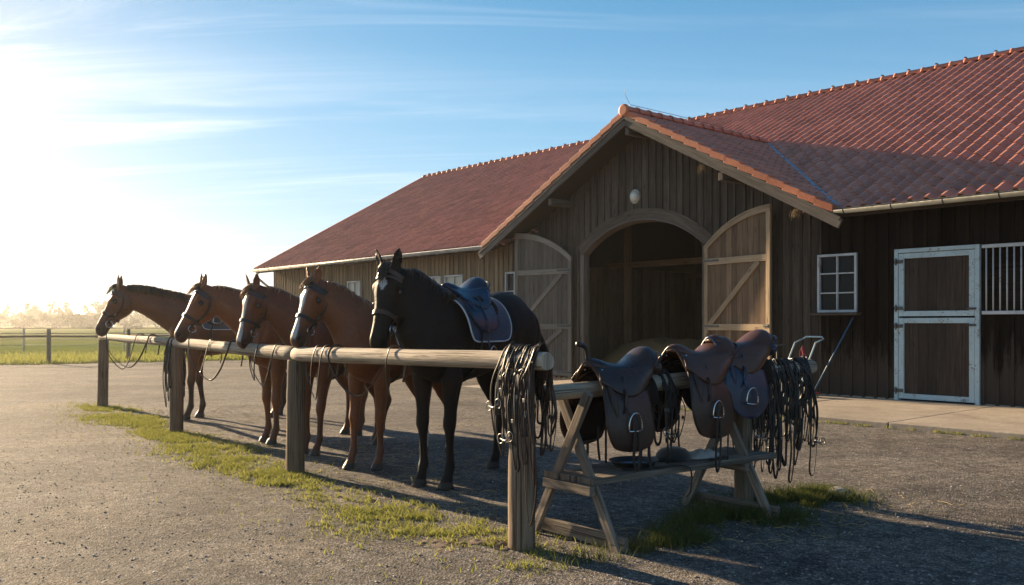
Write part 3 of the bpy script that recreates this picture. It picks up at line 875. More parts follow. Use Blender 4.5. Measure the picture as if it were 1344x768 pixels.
# --- stable door: steel frame, two leaves
s0, s1, z0, z1 = SDOOR
mb = MB(90)
for s_ in (s0+.035, s1-.035): mb.obox(W(s_, D_W-.04, (z0+z1)/2), V((0,0,(z1-z0)/2)), UV_*.035, NV*.06)
mb.obox(W((s0+s1)/2, D_W-.04, z1-.035), UV_*((s1-s0)/2-.07), V((0,0,.035)), NV*.058)
obj('stable_door_frame', mb, steel_paint, barn, bevel=.006)
for (a, b, lab) in ((.10, 1.50, 'lower leaf of the stable door'), (1.53, z1-.08, 'upper leaf of the stable door')):
    mb = MB(91); L0, L1 = s0+.08, s1-.08; n = 8
    for i in range(n):
        p, q = L0+(L1-L0)*i/n, L0+(L1-L0)*(i+1)/n
        mb.obox(W((p+q)/2, D_W-.035, (a+b)/2), V((0,0,(b-a)/2-.02)), UV_*((q-p)/2-.002), NV*.012)
    lf = obj('stable_door', mb, m_wood('stable_door_boards', (.022,.016,.013), (.075,.052,.038), tonev=.35, rough=.85), barn)
    mb = MB(92)
    for s_ in (L0+.04, L1-.04): mb.obox(W(s_, D_W-.07, (a+b)/2), V((0,0,(b-a)/2)), UV_*.045, NV*.022)
    for z in (a+.045, b-.045): mb.obox(W((L0+L1)/2, D_W-.068, z), UV_*((L1-L0)/2-.085), V((0,0,.045)), NV*.02)
    obj('leaf_frame', mb, steel_paint, lf, bevel=.005)
    for z in (a+.14, b-.14):
        mb = MB(93); mb.obox(W(L1+.0, D_W-.105, z), UV_*.075, NV*.008, V((0,0,.03))); mb.tube([W(L1+.04, D_W-.12, z-.06), W(L1+.04, D_W-.12, z+.06)], .014, 8); obj('door_hinge', mb, iron, lf)
    mb = MB(94); mb.obox(W(L0+.03, D_W-.105, b-.12 if a < 1 else a+.12), UV_*.06, NV*.012, V((0,0,.018)))
    mb.tube([W(L0-.04, D_W-.125, b-.12 if a < 1 else a+.12), W(L0+.12, D_W-.125, b-.12 if a < 1 else a+.12)], .009, 8)
    obj('door_latch', mb, iron, lf)
# --- barred opening
s0, s1, z0, z1 = GRILL
sx = s0
while sx < s1-.03:
    mb = MB(95); mb.tube([W(sx, D_W-.05, z0), W(sx, D_W-.05, z1)], .013, 8); sx += .105; obj('grille_bar', mb, white_paint, barn, smooth=True)
for z in (z0, z1): mb = MB(96); mb.obox(W((s0+s1)/2, D_W-.055, z), UV_*((s1-s0)/2), NV*.03, V((0,0,.028))); obj('grille_rail', mb, white_paint, barn, bevel=.004)
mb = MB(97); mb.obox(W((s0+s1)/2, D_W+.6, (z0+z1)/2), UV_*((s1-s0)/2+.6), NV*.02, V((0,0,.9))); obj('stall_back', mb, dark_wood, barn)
# --- gable lamp, purlin ends, antenna, horizontal trim board
mb = MB(98); c = W(13.42, D_W-.07, 4.27)
def disc(c, r, q0, q1, n=24): return [[c+NV*q+UV_*(r_*math.cos(2*PI*k/n))+V((0,0,1.12*r_*math.sin(2*PI*k/n))) for k in range(n)] for q, r_ in ((q0, r), (q1, r*.94))]
mb.rings(disc(c, .155, .05, -.03)); lampb = obj('gable_lamp', mb, m_plain('lamp_ring', (.30,.28,.24), .5, .3), barn, smooth=40)
mb = MB(99); mb.ellipsoid(c-NV*.03, .11, .11, .12, M=Matrix.Rotation(0, 3, 'X'), n=18, m=11)
obj('lamp_cover', mb, m_plain('milky_cover', (.66,.64,.56), .25, 0, .1), lampb, smooth=True)
for (s_, z) in ((GS, Z_G-.36), (GS+2.45, Z_G-.36-2.45*TG), (GS-2.45, Z_G-.36-2.45*TG)):
    mb = MB(100); mb.beam(W(s_, D_G+.06, z), W(s_, D_W, z), .11, .16)
    obj('purlin', mb, barge_mat, barn, bevel=.01)
mb = MB(101); p = W(GS, D_G+.15, Z_G+.2)
mb.tube([p, p+V((.0,0,.05)), p+V((-.06,0,.16)), p+V((-.11,0,.28)), p+V((-.10,.02,.40))], [.007,.006,.005,.004,.003], 5)
mb.tube([p+V((0,0,.03)), W(GS, D_G+1.8, Z_G+.24), W(GS, D_G+3.6, Z_G+.22)], .006, 5)
obj('lightning_wire', mb, iron, barn)

# dry nesting straw caught under the right rake
straw_mat = m_plain('straw', (.36,.27,.12), .8, 0, .3, 40)
old_straw = m_plain('old_straw', (.16,.11,.05), .9, 0, .3, 40)
def wisps(mb, c, n, r, l, rng, down=True):
    for i in range(n):
        a = V(c)+V((rng.gauss(0, r), rng.gauss(0, r), rng.gauss(0, r*.6)))
        d = V((rng.gauss(0, .5), rng.gauss(0, .5), -abs(rng.gauss(.8, .4)) if down else rng.gauss(0, .25))).normalized()
        L_ = l*rng.uniform(.4, 1.1); k = V((rng.gauss(0, .15), rng.gauss(0, .15), 0))
        mb.tube([a, a+d*L_*.5+k*L_*.3, a+d*L_+k*L_], [.0022, .002, .0012], 3, tone=rng.random())
rng = random.Random(8)
for (s_, lab) in ((GS-1.95, 'scrap of dry nest straw hanging under the gable edge, nearest the peak'), (GS-4.05, 'scrap of dry nest straw hanging low under the gable edge by the eave')):
    z = Z_G-abs(s_-GS)*TG-.34; mb = MB(7); wisps(mb, W(s_, D_G+.14, z), 60, .035, .18, rng)
    tag(obj('nest_straw', mb, old_straw, at=W(s_, D_G+.14, z)), lab, 'straw', 'nest straw under the gable')
# straw heap inside the entrance
mb = MB(110)
def heap(u, v):
    s_ = 14.3+1.5*(u*2-1); d = 17.6+1.3*(v*2-1); q = max(0, 1-(u*2-1)**4)*max(0, 1-(v*2-1)**2)
    z = .05+.98*q**.45*(1+.16*noise.noise(V((s_*1.3, d*1.3, 0))))+.05*noise.noise(V((s_*7, d*7, 2)))*q
    return W(s_, d, z)
mb.grid(heap, [i/60 for i in range(61)], [i/44 for i in range(45)])
t = NT('heap_straw'); co = t.co('Object')
f = t.noise(t.map(co, (60, 9, 30), rot=(0, 0, .6)), 1, 5, .7, 2.0)
t.set(Base_Color=t.ramp(f, [(.3, (.10,.06,.025)), (.5, (.24,.165,.07)), (.7, (.40,.29,.13))]), Roughness=.85, Normal=t.bump(f, 1, .03))
hp = obj('straw_heap', mb, t.m, smooth=True, at=W(14.3, 17.6, .03)); tag(hp, 'heap of loose yellow straw inside the arched barn entrance', 'straw')
# ------------------------------------------------------------------ hitching rail
POSTS = [V((.06, 5.61, 0)), V((-2.04, 8.44, 0)), V((-4.35, 11.6, 0)), V((-6.95, 15.2, 0))]
def log_rings(p0, p1, r0, r1, seed, n=18, m=14, wob=.06):
    p0, p1 = V(p0), V(p1); d = (p1-p0); t = d.normalized(); u = t.cross(V((.3, .2, 1))).normalized(); w_ = t.cross(u); out = []
    for j in range(m+1):
        f = j/m; c = p0+d*f; r = r0+(r1-r0)*f
        c = c+u*(wob*r*1.2*noise.noise(V((f*3, seed, 0))))+w_*(wob*r*1.2*noise.noise(V((f*3, seed, 9))))
        ring = []
        for k in range(n):
            a = 2*PI*k/n
            rr2 = r*(1+wob*noise.noise(V((math.cos(a)*1.3, math.sin(a)*1.3, seed+f*2.5))))
            ring.append(c+u*rr2*math.cos(a)+w_*rr2*math.sin(a))
        out.append(ring)
    # eased ends
    for idx, sg in ((0, 1), (-1, -1)):
        c = sum((V(p) for p in out[idx]), V((0,0,0)))/n
        cap = [c+(V(p)-c)*.93 for p in out[idx]]
        out[idx] = [V(p)+t*sg*.008 for p in out[idx]]
        if idx == 0: out.insert(0, cap)
        else: out.append(cap)
    return out
hr = thing('hitching_rail', 'long round log hitching rail on four posts with the horses lined up behind', 'hitching rail', POSTS[0])
tops = [1.115, 1.06, 1.10, 1.13]
for i, (p, zt) in enumerate(zip(POSTS, tops)):
    mb = MB(200+i); mb.rings(log_rings(p+V((0,0,-.05)), p+V((.004*i, 0, zt)), .088, .083, 3.1*i+1, n=20, m=12, wob=.07))
    obj('post', mb, post_mat, hr, smooth=50)
def rail_z(i): return tops[i]+.055
ends = [POSTS[0]+(POSTS[0]-POSTS[1]).normalized()*.26+V((0,0,rail_z(0)+.003)), POSTS[1]+V((0,0,rail_z(1))), POSTS[2]+V((0,0,rail_z(2))), POSTS[3]+(POSTS[3]-POSTS[2]).normalized()*.12+V((0,0,rail_z(3)))]
for i in range(3):
    a, b = ends[i], ends[i+1]; e = (b-a).normalized()
    mb = MB(210+i); mb.rings(log_rings(a, b-e*.02 if i < 2 else b, [.056, .068, .063][i], [.068, .063, .050][i], 7.7*i+2, n=20, m=24, wob=.10))
    obj('rail_log', mb, log_mat, hr, smooth=50)
def rail_pt(x):
    """point on the rail axis at a given x"""
    for a, b in zip(ends[:-1], ends[1:]):
        if (a.x-x)*(b.x-x) <= 0 : return a+(b-a)*((x-a.x)/(b.x-a.x))
    return ends[0] if x > ends[0].x else ends[-1]
def rail_at(r):
    """point on the rail axis at distance r from the near end post"""
    P = [POSTS[0]+V((0,0,ends[0].z))]+ends[1:]
    for a, b in zip(P[:-1], P[1:]):
        L_ = (b-a).length
        if r <= L_: return a+(b-a)*(r/L_)
        r -= L_
    return P[-1]
RD = (POSTS[1]-POSTS[0]).normalized()          # along the rail, away from camera
RN = V((.80, .60, 0))                          # from rail towards the horses

# ------------------------------------------------------------------ saddle bench
BA = V((.79, .61, 0)).normalized(); BP = V((.61, -.79, 0)).normalized(); BO = V((.42, 5.80, 0))
def TB(a, p, z): return BO+BA*a+BP*p+V((0,0,z))
bench = thing('saddle_bench', 'weathered wooden bench with crossed trestle legs carrying a round saddle pole', 'bench', TB(.9, 0, 0))
SEATZ = .43
rng = random.Random(12)
for i, (p0, p1) in enumerate(((-.225, -.085), (-.075, .065), (.075, .225))):
    mb = MB(220+i); mb.rings([[TB(a, p0+.004*noise.noise(V((a*3, i, 0))), z0), TB(a, p1+.004*noise.noise(V((a*3, i, 4))), z0), TB(a, p1+.004*noise.noise(V((a*3, i, 4))), z0+.042), TB(a, p0+.004*noise.noise(V((a*3, i, 0))), z0+.042)] for a, z0 in [(-.09+.012*i+1.88*q/16, SEATZ-.042+.004*noise.noise(V((q*.4, i, 7)))) for q in range(17)]])
    obj('seat_board', mb, bench_mat, bench, bevel=.006)
for a in (-.03, 1.50):
    tp = .965 if a < 1 else 1.005
    for sg in (1, -1):
        mb = MB(225); off_ = BA*(.022*sg)
        mb.beam(TB(a, -.17*sg, tp)+off_, TB(a, .39*sg, -.03)+off_, .036, .068, up=BP)
        obj('leg', mb, bench_mat, bench, bevel=.006)
    mb = MB(226); mb.beam(TB(a+.05, -.41, .045), TB(a+.05, .43, .045), .04, .09); obj('stretcher', mb, bench_mat, bench, bevel=.006)
    mb = MB(227); mb.beam(TB(a-.045, -.23, SEATZ-.075), TB(a-.045, .23, SEATZ-.075), .045, .06); obj('batten', mb, bench_mat, bench, bevel=.004)
mb = MB(228); mb.rings(log_rings(TB(-.30, 0, .965), TB(2.60, 0, 1.040), .052, .060, 4.4, n=18, m=26, wob=.12)); obj('saddle_pole', mb, log_mat, bench, smooth=50)
def pole_pt(a): return TB(a, 0, .965+(a+.30)/3.08*.08)
mb = MB(229); mb.rings(log_rings(TB(1.66, .03, -.05), TB(1.69, .02, .96), .075, .055, 8.2, n=16, m=14, wob=.25)); obj('post', mb, post_mat, bench, smooth=50)

# ------------------------------------------------------------------ paddock fences
def paddock(name, label, pts, h, pr, rails, mat, group, thin=False):
    o = thing(name, label, 'fence', (pts[0][0], pts[0][1], 0), group=group)
    for i, p in enumerate(pts):
        mb = MB(240+i); mb.rings(log_rings((p[0], p[1], -.1), (p[0], p[1]+.01, h*(1+.05*math.sin(i*7))), pr, pr*.95, i*1.7, n=8, m=3)); obj('post', mb, mat, o, smooth=50)
    for z in rails:
        for a, b in zip(pts[:-1], pts[1:]):
            mb = MB(250); rad = .012 if thin else .038
            mb.tube([V((a[0], a[1], z)), V(((a[0]+b[0])/2, (a[1]+b[1])/2, z-.02)), V((b[0], b[1], z))], rad, 7); obj('rail', mb, mat, o, smooth=True)
    return o
fence_mat = m_wood('fence_wood', (.10,.08,.055), (.22,.18,.13), tonev=.2)
paddock('paddock_fence', 'low post and single rail fence along the near edge of the meadow', [(-28, 27.8), (-22.1, 29.6), (-16.25, 31.4), (-14.4+.0, 33.6), (-8.2, 36.0), (-2.0, 38.3), (4.5, 41)], 1.16, .075, (.96,), fence_mat, 'paddock fences')
paddock('paddock_fence', 'thin wire fence on slim posts farther out in the meadow', [(-36, 41), (-29.5, 42.5), (-24, 44), (-19.5, 45), (-15.5, 46), (-11, 47.2), (-6, 48.5)], 1.1, .05, (.35, .65, .95), m_plain('pale_wire', (.35,.34,.30), .6), 'paddock fences', True)
paddock('paddock_fence', 'farthest pale rail fence crossing the misty field', [(-75, 78), (-62, 80), (-50, 82), (-39, 84), (-28, 86), (-17, 88)], 1.3, .08, (.5, 1.0), fence_mat, 'paddock fences')

# ------------------------------------------------------------------ tools by the wall
mb = MB(260)
def WL(s, d, z): return W(s, d, z)
cart = thing('hand_cart', 'bare tubular metal hand cart leaning on the dark wall under the window', 'cart', W(8.9, 14.7, .07))
for q in (0, .42):
    mb = MB(261); s_ = 9.15-q*.0; 
    mb.tube([WL(9.05-q, 15.05, 1.12), WL(9.12-q, 14.9, 1.05), WL(9.20-q, 14.75, .65), WL(9.28-q, 14.60, .16), WL(9.22-q, 14.40, .09), WL(8.95-q, 14.2, .085)], .016, 8); obj('frame_tube', mb, steel_paint, cart, smooth=True)
mb = MB(262); mb.tube([WL(9.05, 15.05, 1.12), WL(9.0, 15.08, 1.16), WL(8.68, 15.08, 1.16), WL(8.63, 15.05, 1.12)], .016, 8); obj('handle', mb, steel_paint, cart, smooth=True)
for z, d in ((.75, 14.78), (.40, 14.67)):
    mb = MB(263); mb.tube([WL(9.18, d, z), WL(8.76, d, z)], .013, 8); obj('cross_bar', mb, steel_paint, cart, smooth=True)
for q in (9.34, 8.70):
    mb = MB(264); mb.ring_loop(WL(q, 14.62, .19), NV, V((0,0,1)), .095, .028, 20, 8); wh = obj('wheel', mb, m_plain('rubber', (.02,.02,.02), .8), cart, smooth=True)
    mb = MB(265); mb.rings([[WL(q+o, 14.62, .19)+NV*(.07*math.cos(2*PI*k/14))+V((0,0,.07*math.sin(2*PI*k/14))) for k in range(14)] for o in (-.012, .012)]); obj('hub', mb, iron, wh)
mb = MB(266); mb.tube([WL(10.4, 14.9, 1.02), WL(9.3, 14.9, 1.0)], .018, 8)
for s_ in (10.3, 9.5): mb.tube([WL(s_, 14.9, .08), WL(s_, 14.9, 1.0)], .016, 8)
tag(obj('metal_rail', mb, zinc, smooth=True, at=W(9.9, 14.9, .07)), 'low grey tube rail standing before the wall left of the hand cart', 'rail')
broom = thing('broom', 'broom with a long blue pole leaning against the dark wall', 'broom', W(8.45, 14.9, .08))
mb = MB(267); mb.tube([WL(8.68, 14.75, .12), WL(8.20, 15.33, 1.52)], .014, 8); obj('broom_handle', mb, m_plain('blue_plastic', (.05,.12,.20), .4), broom, smooth=True)
mb = MB(268); mb.obox(WL(8.69, 14.73, .15), UV_*.17, NV*.03, V((0,0,.02))); obj('broom_head', mb, m_plain('red_plastic', (.28,.03,.03), .5), broom, bevel=.005)
mb = MB(269); rng = random.Random(3)
for i in range(150):
    p = WL(8.69+rng.uniform(-.16, .16), 14.73+rng.uniform(-.025, .025), .14); mb.tube([p, p+V((rng.gauss(0, .008), rng.gauss(0, .008), -.06))], .002, 3)
obj('bristles', mb, straw_mat, broom)
mb = MB(270)
def rag(u, v):
    a = u*2-1; return WL(8.86+.10*a*(.35+.65*v)+.01*math.sin(v*9), 14.74+.02*math.sin(u*9+v*3)-.02*v, 1.0-.32*v-.03*abs(a))
mb.grid(rag, [i/14 for i in range(15)], [i/16 for i in range(17)])
ragm = m_plain('red_cloth', (.20,.035,.04), .9, 0, .2, 20, .3, 300)
tag(obj('red_cloth', mb, ragm, smooth=True, solid=.006, at=WL(8.86, 14.74, .68)), 'red cloth hanging from the metal hand cart', 'cloth')

# ------------------------------------------------------------------ grass along the rail, at the bench, meadow edge
def blades(rs, P, h, w_, lean, name, mat, label):
    n = len(P); az = rs.random(n)*2*PI; hh = h*(.45+.9*rs.random(n)); ww = w_*(.6+.8*rs.random(n))
    a2 = rs.random(n)*2*PI; ln = lean*(.3+rs.random(n))*hh
    dx, dy = np.cos(az)*ww, np.sin(az)*ww; lx, ly = np.cos(a2)*ln, np.sin(a2)*ln
    Z = P[:, 2]-.004
    v0 = np.stack([P[:, 0]-dx, P[:, 1]-dy, Z], 1); v1 = np.stack([P[:, 0]+dx, P[:, 1]+dy, Z], 1)
    v2 = np.stack([P[:, 0]+dx*.7+lx*.4, P[:, 1]+dy*.7+ly*.4, Z+hh*.6], 1); v3 = np.stack([P[:, 0]-dx*.7+lx*.4, P[:, 1]-dy*.7+ly*.4, Z+hh*.6], 1)
    v4 = np.stack([P[:, 0]+lx*1.1, P[:, 1]+ly*1.1, Z+hh*.96], 1); v5 = v4+np.stack([dx*.1, dy*.1, -hh*.01], 1)
    Vv = np.stack([v0, v1, v2, v3, v4, v5], 1).reshape(-1, 3)
    i = np.arange(n)[:, None]*6
    F = np.concatenate([i+np.array([[0, 1, 2, 3]]), i+np.array([[3, 2, 5, 4]])], 1).reshape(-1, 4)
    o = np_mesh(name, Vv, F, mat, np.repeat(rs.random(n), 6)); tag(o, label, 'grass', kind='stuff'); return o
grass_mat = m_leaf('grass_green', (.09,.13,.018), (.42,.39,.11), .5, 5.0)
shaded_grass = m_leaf('grass_shaded', (.035,.065,.012), (.15,.15,.045), .4, 7.0)  # darker copy of the grass, with the shade at the bench in its colour
rs = np.random.RandomState(11); pts = []
def dens(x, y):
    return noise.noise(V((x*1.1, y*1.1, 3)))*.9+noise.noise(V((x*3.4, y*3.4, 8)))*.6
total = [p for p in POSTS]
while len(pts) < 33000:
    r = rs.uniform(-.55, 12.9); q = rs.normal(-.20, .50)
    if abs(q+.20) > 1.4: continue
    c = POSTS[0]+RD*r*1.0+V((-.80, -.60, 0))*0
    # follow the post line
    P_ = rail_at(max(0, min(r, 11.8))); c = V((P_.x, P_.y, 0))+RD*(r-max(0, min(r, 11.8)))
    p = c+RN*(-abs(0)+q)
    wdt = .55+.20*math.sin(r*1.3+1)
    k = .62*dens(p.x, p.y)+.55*noise.noise(V((p.x*11, p.y*11, 2)))
    lim = (abs(q+.20)/wdt)**2*.55
    if r > 11: lim += (r-11)*.25
    if r < .8: lim += (.8-r)*.25
    pr_ = (k-lim+.50)/.95
    if rs.random() > max(.10, min(1, pr_))**2.2: continue
    pts.append((p.x, p.y, gz(p.x, p.y)))
P = np.array(pts); blades(rs, P, .040, .0034, 1.0, 'grass', grass_mat, 'strip of short sunlit grass along the hitching rail posts')
pts = []
for (a, p_, ra, rp, n) in ((1.72, .18, .62, .42, 8500), (.45, .40, .85, .16, 3600), (2.45, .15, .40, .30, 3600), (1.05, .25, .6, .25, 2500)):
    for i in range(n):
        c = TB(a+rs.normal()*ra*.5, p_+rs.normal()*rp*.5, 0)
        if rs.random() > max(.03, (dens(c.x*1.7, c.y*1.7)+.22)/.5): continue
        pts.append((c.x, c.y, gz(c.x, c.y)))
blades(rs, np.array(pts), .085, .0028, .7, 'grass', shaded_grass, 'taller shaded grass growing round the legs of the saddle bench')
pts = []
while len(pts) < 30000:
    x = rs.uniform(-30, 6); y0 = meadow_edge(x); y = y0+abs(rs.normal())*5-.15
    pts.append((x, y, .045 if y > y0+.2 else .0))
blades(rs, np.array(pts), .16, .011, .6, 'grass', grass_mat, 'rough grass at the edge of the sunlit meadow')
pts = []
for i in range(4500):       # moss line along the concrete edge
    s_ = rs.uniform(-2, 14); c = W(s_, 11.70+rs.normal()*.035, 0)
    if dens(c.x*2, c.y*2) < -.05: continue
    pts.append((c.x, c.y, .002))
blades(rs, np.array(pts), .035, .004, .8, 'grass', grass_mat, 'thin line of weeds along the concrete path edge')
# churned soil at the near post
mb = MB(280)
def soil(u, v):
    x = -.25+.55*(u*2-1); y = 5.68+.30*(v*2-1); q = max(0, 1-math.hypot(u*2-1, v*2-1)**2)
    return (x, y, gz(x, y)-.016+.036*q**.8*(.55+.8*noise.noise(V((x*6, y*6, 1)))+.5*noise.noise(V((x*23, y*23, 1)))+.3*noise.noise(V((x*60, y*60, 1)))))
mb.grid(soil, [i/60 for i in range(61)], [i/40 for i in range(41)])
tag(obj('soil', mb, m_plain('dark_soil', (.12,.08,.055), .95, 0, .4, 14, .9, 60), smooth=True), kind='structure')
# loose stones
def stones(n, area, smin, smax, seed):
    rs = np.random.RandomState(seed)
    base = np.array([(1,0,0),(-1,0,0),(0,1,0),(0,-1,0),(0,0,1),(0,0,-1)], float)
    Fb = np.array([(0,2,4),(2,1,4),(1,3,4),(3,0,4),(2,0,5),(1,2,5),(3,1,5),(0,3,5)])
    # one subdivision
    mid = {}; vv = list(base); ff = []
    def m_(a, b):
        k = (min(a, b), max(a, b))
        if k not in mid: q = vv[a]+vv[b]; vv.append(q/np.linalg.norm(q)); mid[k] = len(vv)-1
        return mid[k]
    for a, b, c in Fb: ab, bc, ca = m_(a, b), m_(b, c), m_(c, a); ff += [(a, ab, ca), (b, bc, ab), (c, ca, bc), (ab, bc, ca)]
    vv = np.array(vv); ff = np.array(ff); nv = len(vv); VV = []; TT = []
    out = []
    for i in range(n):
        x, y = area(rs); s_ = smin+(smax-smin)*rs.random()**3
        sc = s_*np.array([.7+.6*rs.random(), .7+.6*rs.random(), .45+.35*rs.random()])
        a = rs.random()*6.28; ca, sa = math.cos(a), math.sin(a)
        q = vv*(1+.28*rs.normal(size=(nv, 1)))*sc
        q = np.stack([q[:, 0]*ca-q[:, 1]*sa, q[:, 0]*sa+q[:, 1]*ca, q[:, 2]], 1)+np.array([x, y, gz(x, y)+sc[2]*.35])
        VV.append(q)
    Vv = np.concatenate(VV); F = (ff[None]+np.arange(n)[:, None, None]*nv).reshape(-1, 3)
    return Vv, F, np.repeat(rs.random(n), nv)
t = NT('stone_chips'); tn = t.attr('tone')
c = t.ramp(tn, [(0, (.10,.095,.09)), (.5, (.24,.22,.20)), (.9, (.40,.37,.34)), (1, (.5,.49,.47))])
t.set(Base_Color=c, Roughness=.85, Normal=t.bump(t.noise(t.co('Object'), 160, 3), .3, .003)); chip = t.m
def area(rs):
    y = 3.1+9.5*rs.random()**1.9; return (rs.uniform(-.62, .62)*y, y)
Vv, F, T = stones(14000, area, .0028, .0085, 4)
o = np_mesh('gravel', Vv, F, chip, T); tag(o, 'loose stone chips lying on the yard', 'gravel', kind='stuff')
mb = MB(290); c = TB(2.62, .22, .03)
mb.ellipsoid(c, .10, .07, .06, n=16, m=10); mb.v = [tuple(V(p)+(V(p)-c)*.5*noise.noise(V(p)*11)) for p in mb.v]
tag(obj('field_stone', mb, m_plain('pale_stone', (.34,.32,.29), .9, 0, .3, 10, .6, 40), smooth=True, at=c-V((0,0,.03))), 'fist sized pale grey stone in the grass under the hanging bridles', 'stone')
# straw on the ground
mb = MB(292); rng = random.Random(77)
for i in range(900):
    r = rng.uniform(1.0, 10.5); P_ = rail_at(r); c = V((P_.x, P_.y, 0))+RN*abs(rng.gauss(.9, .9)); c.z = gz(c.x, c.y)+.008
    b = rng.uniform(0, 2*PI); L_ = rng.uniform(.03, .13); d = V((math.cos(b), math.sin(b), 0))
    mb.tube([c, c+d*L_*.5+V((0,0,rng.uniform(0, .012))), c+d*L_+V((rng.gauss(0, .01), rng.gauss(0, .01), 0))], [.002]*3, 3)
tag(obj('straw_litter', mb, straw_mat), 'bits of straw trampled under the tied horses', 'straw', kind='stuff')
mb = MB(291); rng = random.Random(31)
for i in range(150):
    a, p_ = rng.uniform(.4, 3.1), rng.uniform(-.1, 1.0); c = TB(a, p_, 0); c.z = gz(c.x, c.y)+.012
    b = rng.uniform(0, 2*PI); L_ = rng.uniform(.04, .16); d = V((math.cos(b), math.sin(b), 0))
    mb.tube([c, c+d*L_*.5+V((0,0,rng.uniform(0, .02))), c+d*L_+V((rng.gauss(0, .01), rng.gauss(0, .01), 0))], [.0018]*3, 3)
tag(obj('straw_litter', mb, straw_mat), 'straw stalks scattered on the ground before the saddle bench', 'straw', kind='stuff')
# ------------------------------------------------------------------ horses
def smooth_pts(pts, k=6):
    """Catmull-Rom through pts (tuples of any length)"""
    out = []; n = len(pts)
    for i in range(n-1):
        p0, p1, p2, p3 = [np.array(pts[max(0, min(n-1, j))], float) for j in (i-1, i, i+1, i+2)]
        for q in range(k):
            t_ = q/k
            out.append(.5*((2*p1)+(-p0+p2)*t_+(2*p0-5*p1+4*p2-p3)*t_**2+(-p0+3*p1-3*p2+p3)*t_**3))
    out.append(np.array(pts[-1], float)); return out
TRUNK = [  # x, z top, z bottom, half width
    (-.835, 1.30, 1.16, .05), (-.80, 1.42, 1.04, .13), (-.72, 1.50, .98, .20), (-.58, 1.575, .97, .26), (-.42, 1.60, .95, .285),
    (-.25, 1.575, .915, .28), (-.08, 1.53, .875, .285), (.10, 1.505, .845, .29), (.26, 1.525, .825, .275), (.40, 1.585, .82, .25),
    (.50, 1.595, .83, .225), (.60, 1.55, .86, .21), (.70, 1.45, .90, .185), (.78, 1.33, .98, .14), (.82, 1.22, 1.06, .07)]
HEAD = [  # t, top, bottom, half width
    (-0.047, 0.000, -0.099, 0.051), (-0.021, 0.038, -0.143, 0.074), (0.032, 0.063, -0.182, 0.091), (0.095, 0.073, -0.226, 0.109), (0.158, 0.076, -0.251, 0.121), (0.210, 0.071, -0.255, 0.119),
    (0.273, 0.060, -0.237, 0.100), (0.347, 0.052, -0.193, 0.081), (0.420, 0.048, -0.154, 0.068), (0.493, 0.045, -0.130, 0.062), (0.557, 0.043, -0.121, 0.064), (0.604, 0.035, -0.119, 0.066), (0.640, 0.013, -0.110, 0.057), (0.667, -0.022, -0.083, 0.034)]
class Horse: pass
def super_ring(c, side, up, hw, hh, n=20, e=2.3, top_narrow=0.0):
    r = []
    for k in range(n):
        a = 2*PI*k/n; ca, sa = math.cos(a), math.sin(a)
        x = math.copysign(abs(ca)**(2/e), ca); y = math.copysign(abs(sa)**(2/e), sa)
        w_ = hw*(1-top_narrow*max(0, y))
        r.append(c+side*(w_*x)+up*(hh*y))
    return r
def coat_material(name, sheen=.4, rough=.44, spec=.32):
    t = NT(name); at = t.n('ShaderNodeAttribute'); at.attribute_name = 'coat'
    co = t.co('Object'); n1 = t.noise(co, 3.5, 5, .65); n2 = t.noise(t.map(co, (90, 90, 22)), 1, 5, .75)
    c = t.mix(1.0, at.outputs['Color'], t.ramp(n1, [(.28, .72), (.72, 1.2)]), 'MULTIPLY')
    c = t.mix(1.0, c, t.ramp(n2, [(.25, .68), (.75, 1.22)]), 'MULTIPLY')
    h = t.math('ADD', n2, t.math('MULTIPLY', t.noise(co, 9, 3), 2.2))
    t.set(Base_Color=c, Roughness=rough, Normal=t.bump(h, .45, .009))
    t.b.inputs['Specular IOR Level'].default_value = spec
    t.b.inputs['Sheen Weight'].default_value = sheen; t.b.inputs['Sheen Roughness'].default_value = .35; 
    t.l(t.mix(.5, c, (1,.62,.35)), t.b.inputs['Sheen Tint'])
    return t.m
coat_mat = coat_material('horse_coat'); black_coat_mat = coat_material('black_horse_coat', .0, .55, .16)
def m_hair(name, col, col2):
    t = NT(name); tn = t.attr('tone')
    c = t.mix(tn, tuple(col), tuple(col2)); t.set(Base_Color=c, Roughness=.45); t.b.inputs['Sheen Weight'].default_value = .3
    tr = t.n('ShaderNodeBsdfTranslucent'); t.l(c, tr.inputs[0]); mx = t.n('ShaderNodeMixShader'); mx.inputs[0].default_value = .45
    t.l(t.b.outputs[0], mx.inputs[1]); t.l(tr.outputs[0], mx.inputs[2]); t.l(mx.outputs[0], t.out.inputs[0])
    return t.m
eye_mat = m_plain('dark_eye', (.012,.007,.005), .05, 0, .1, 5, 0, 5, 0, .6)

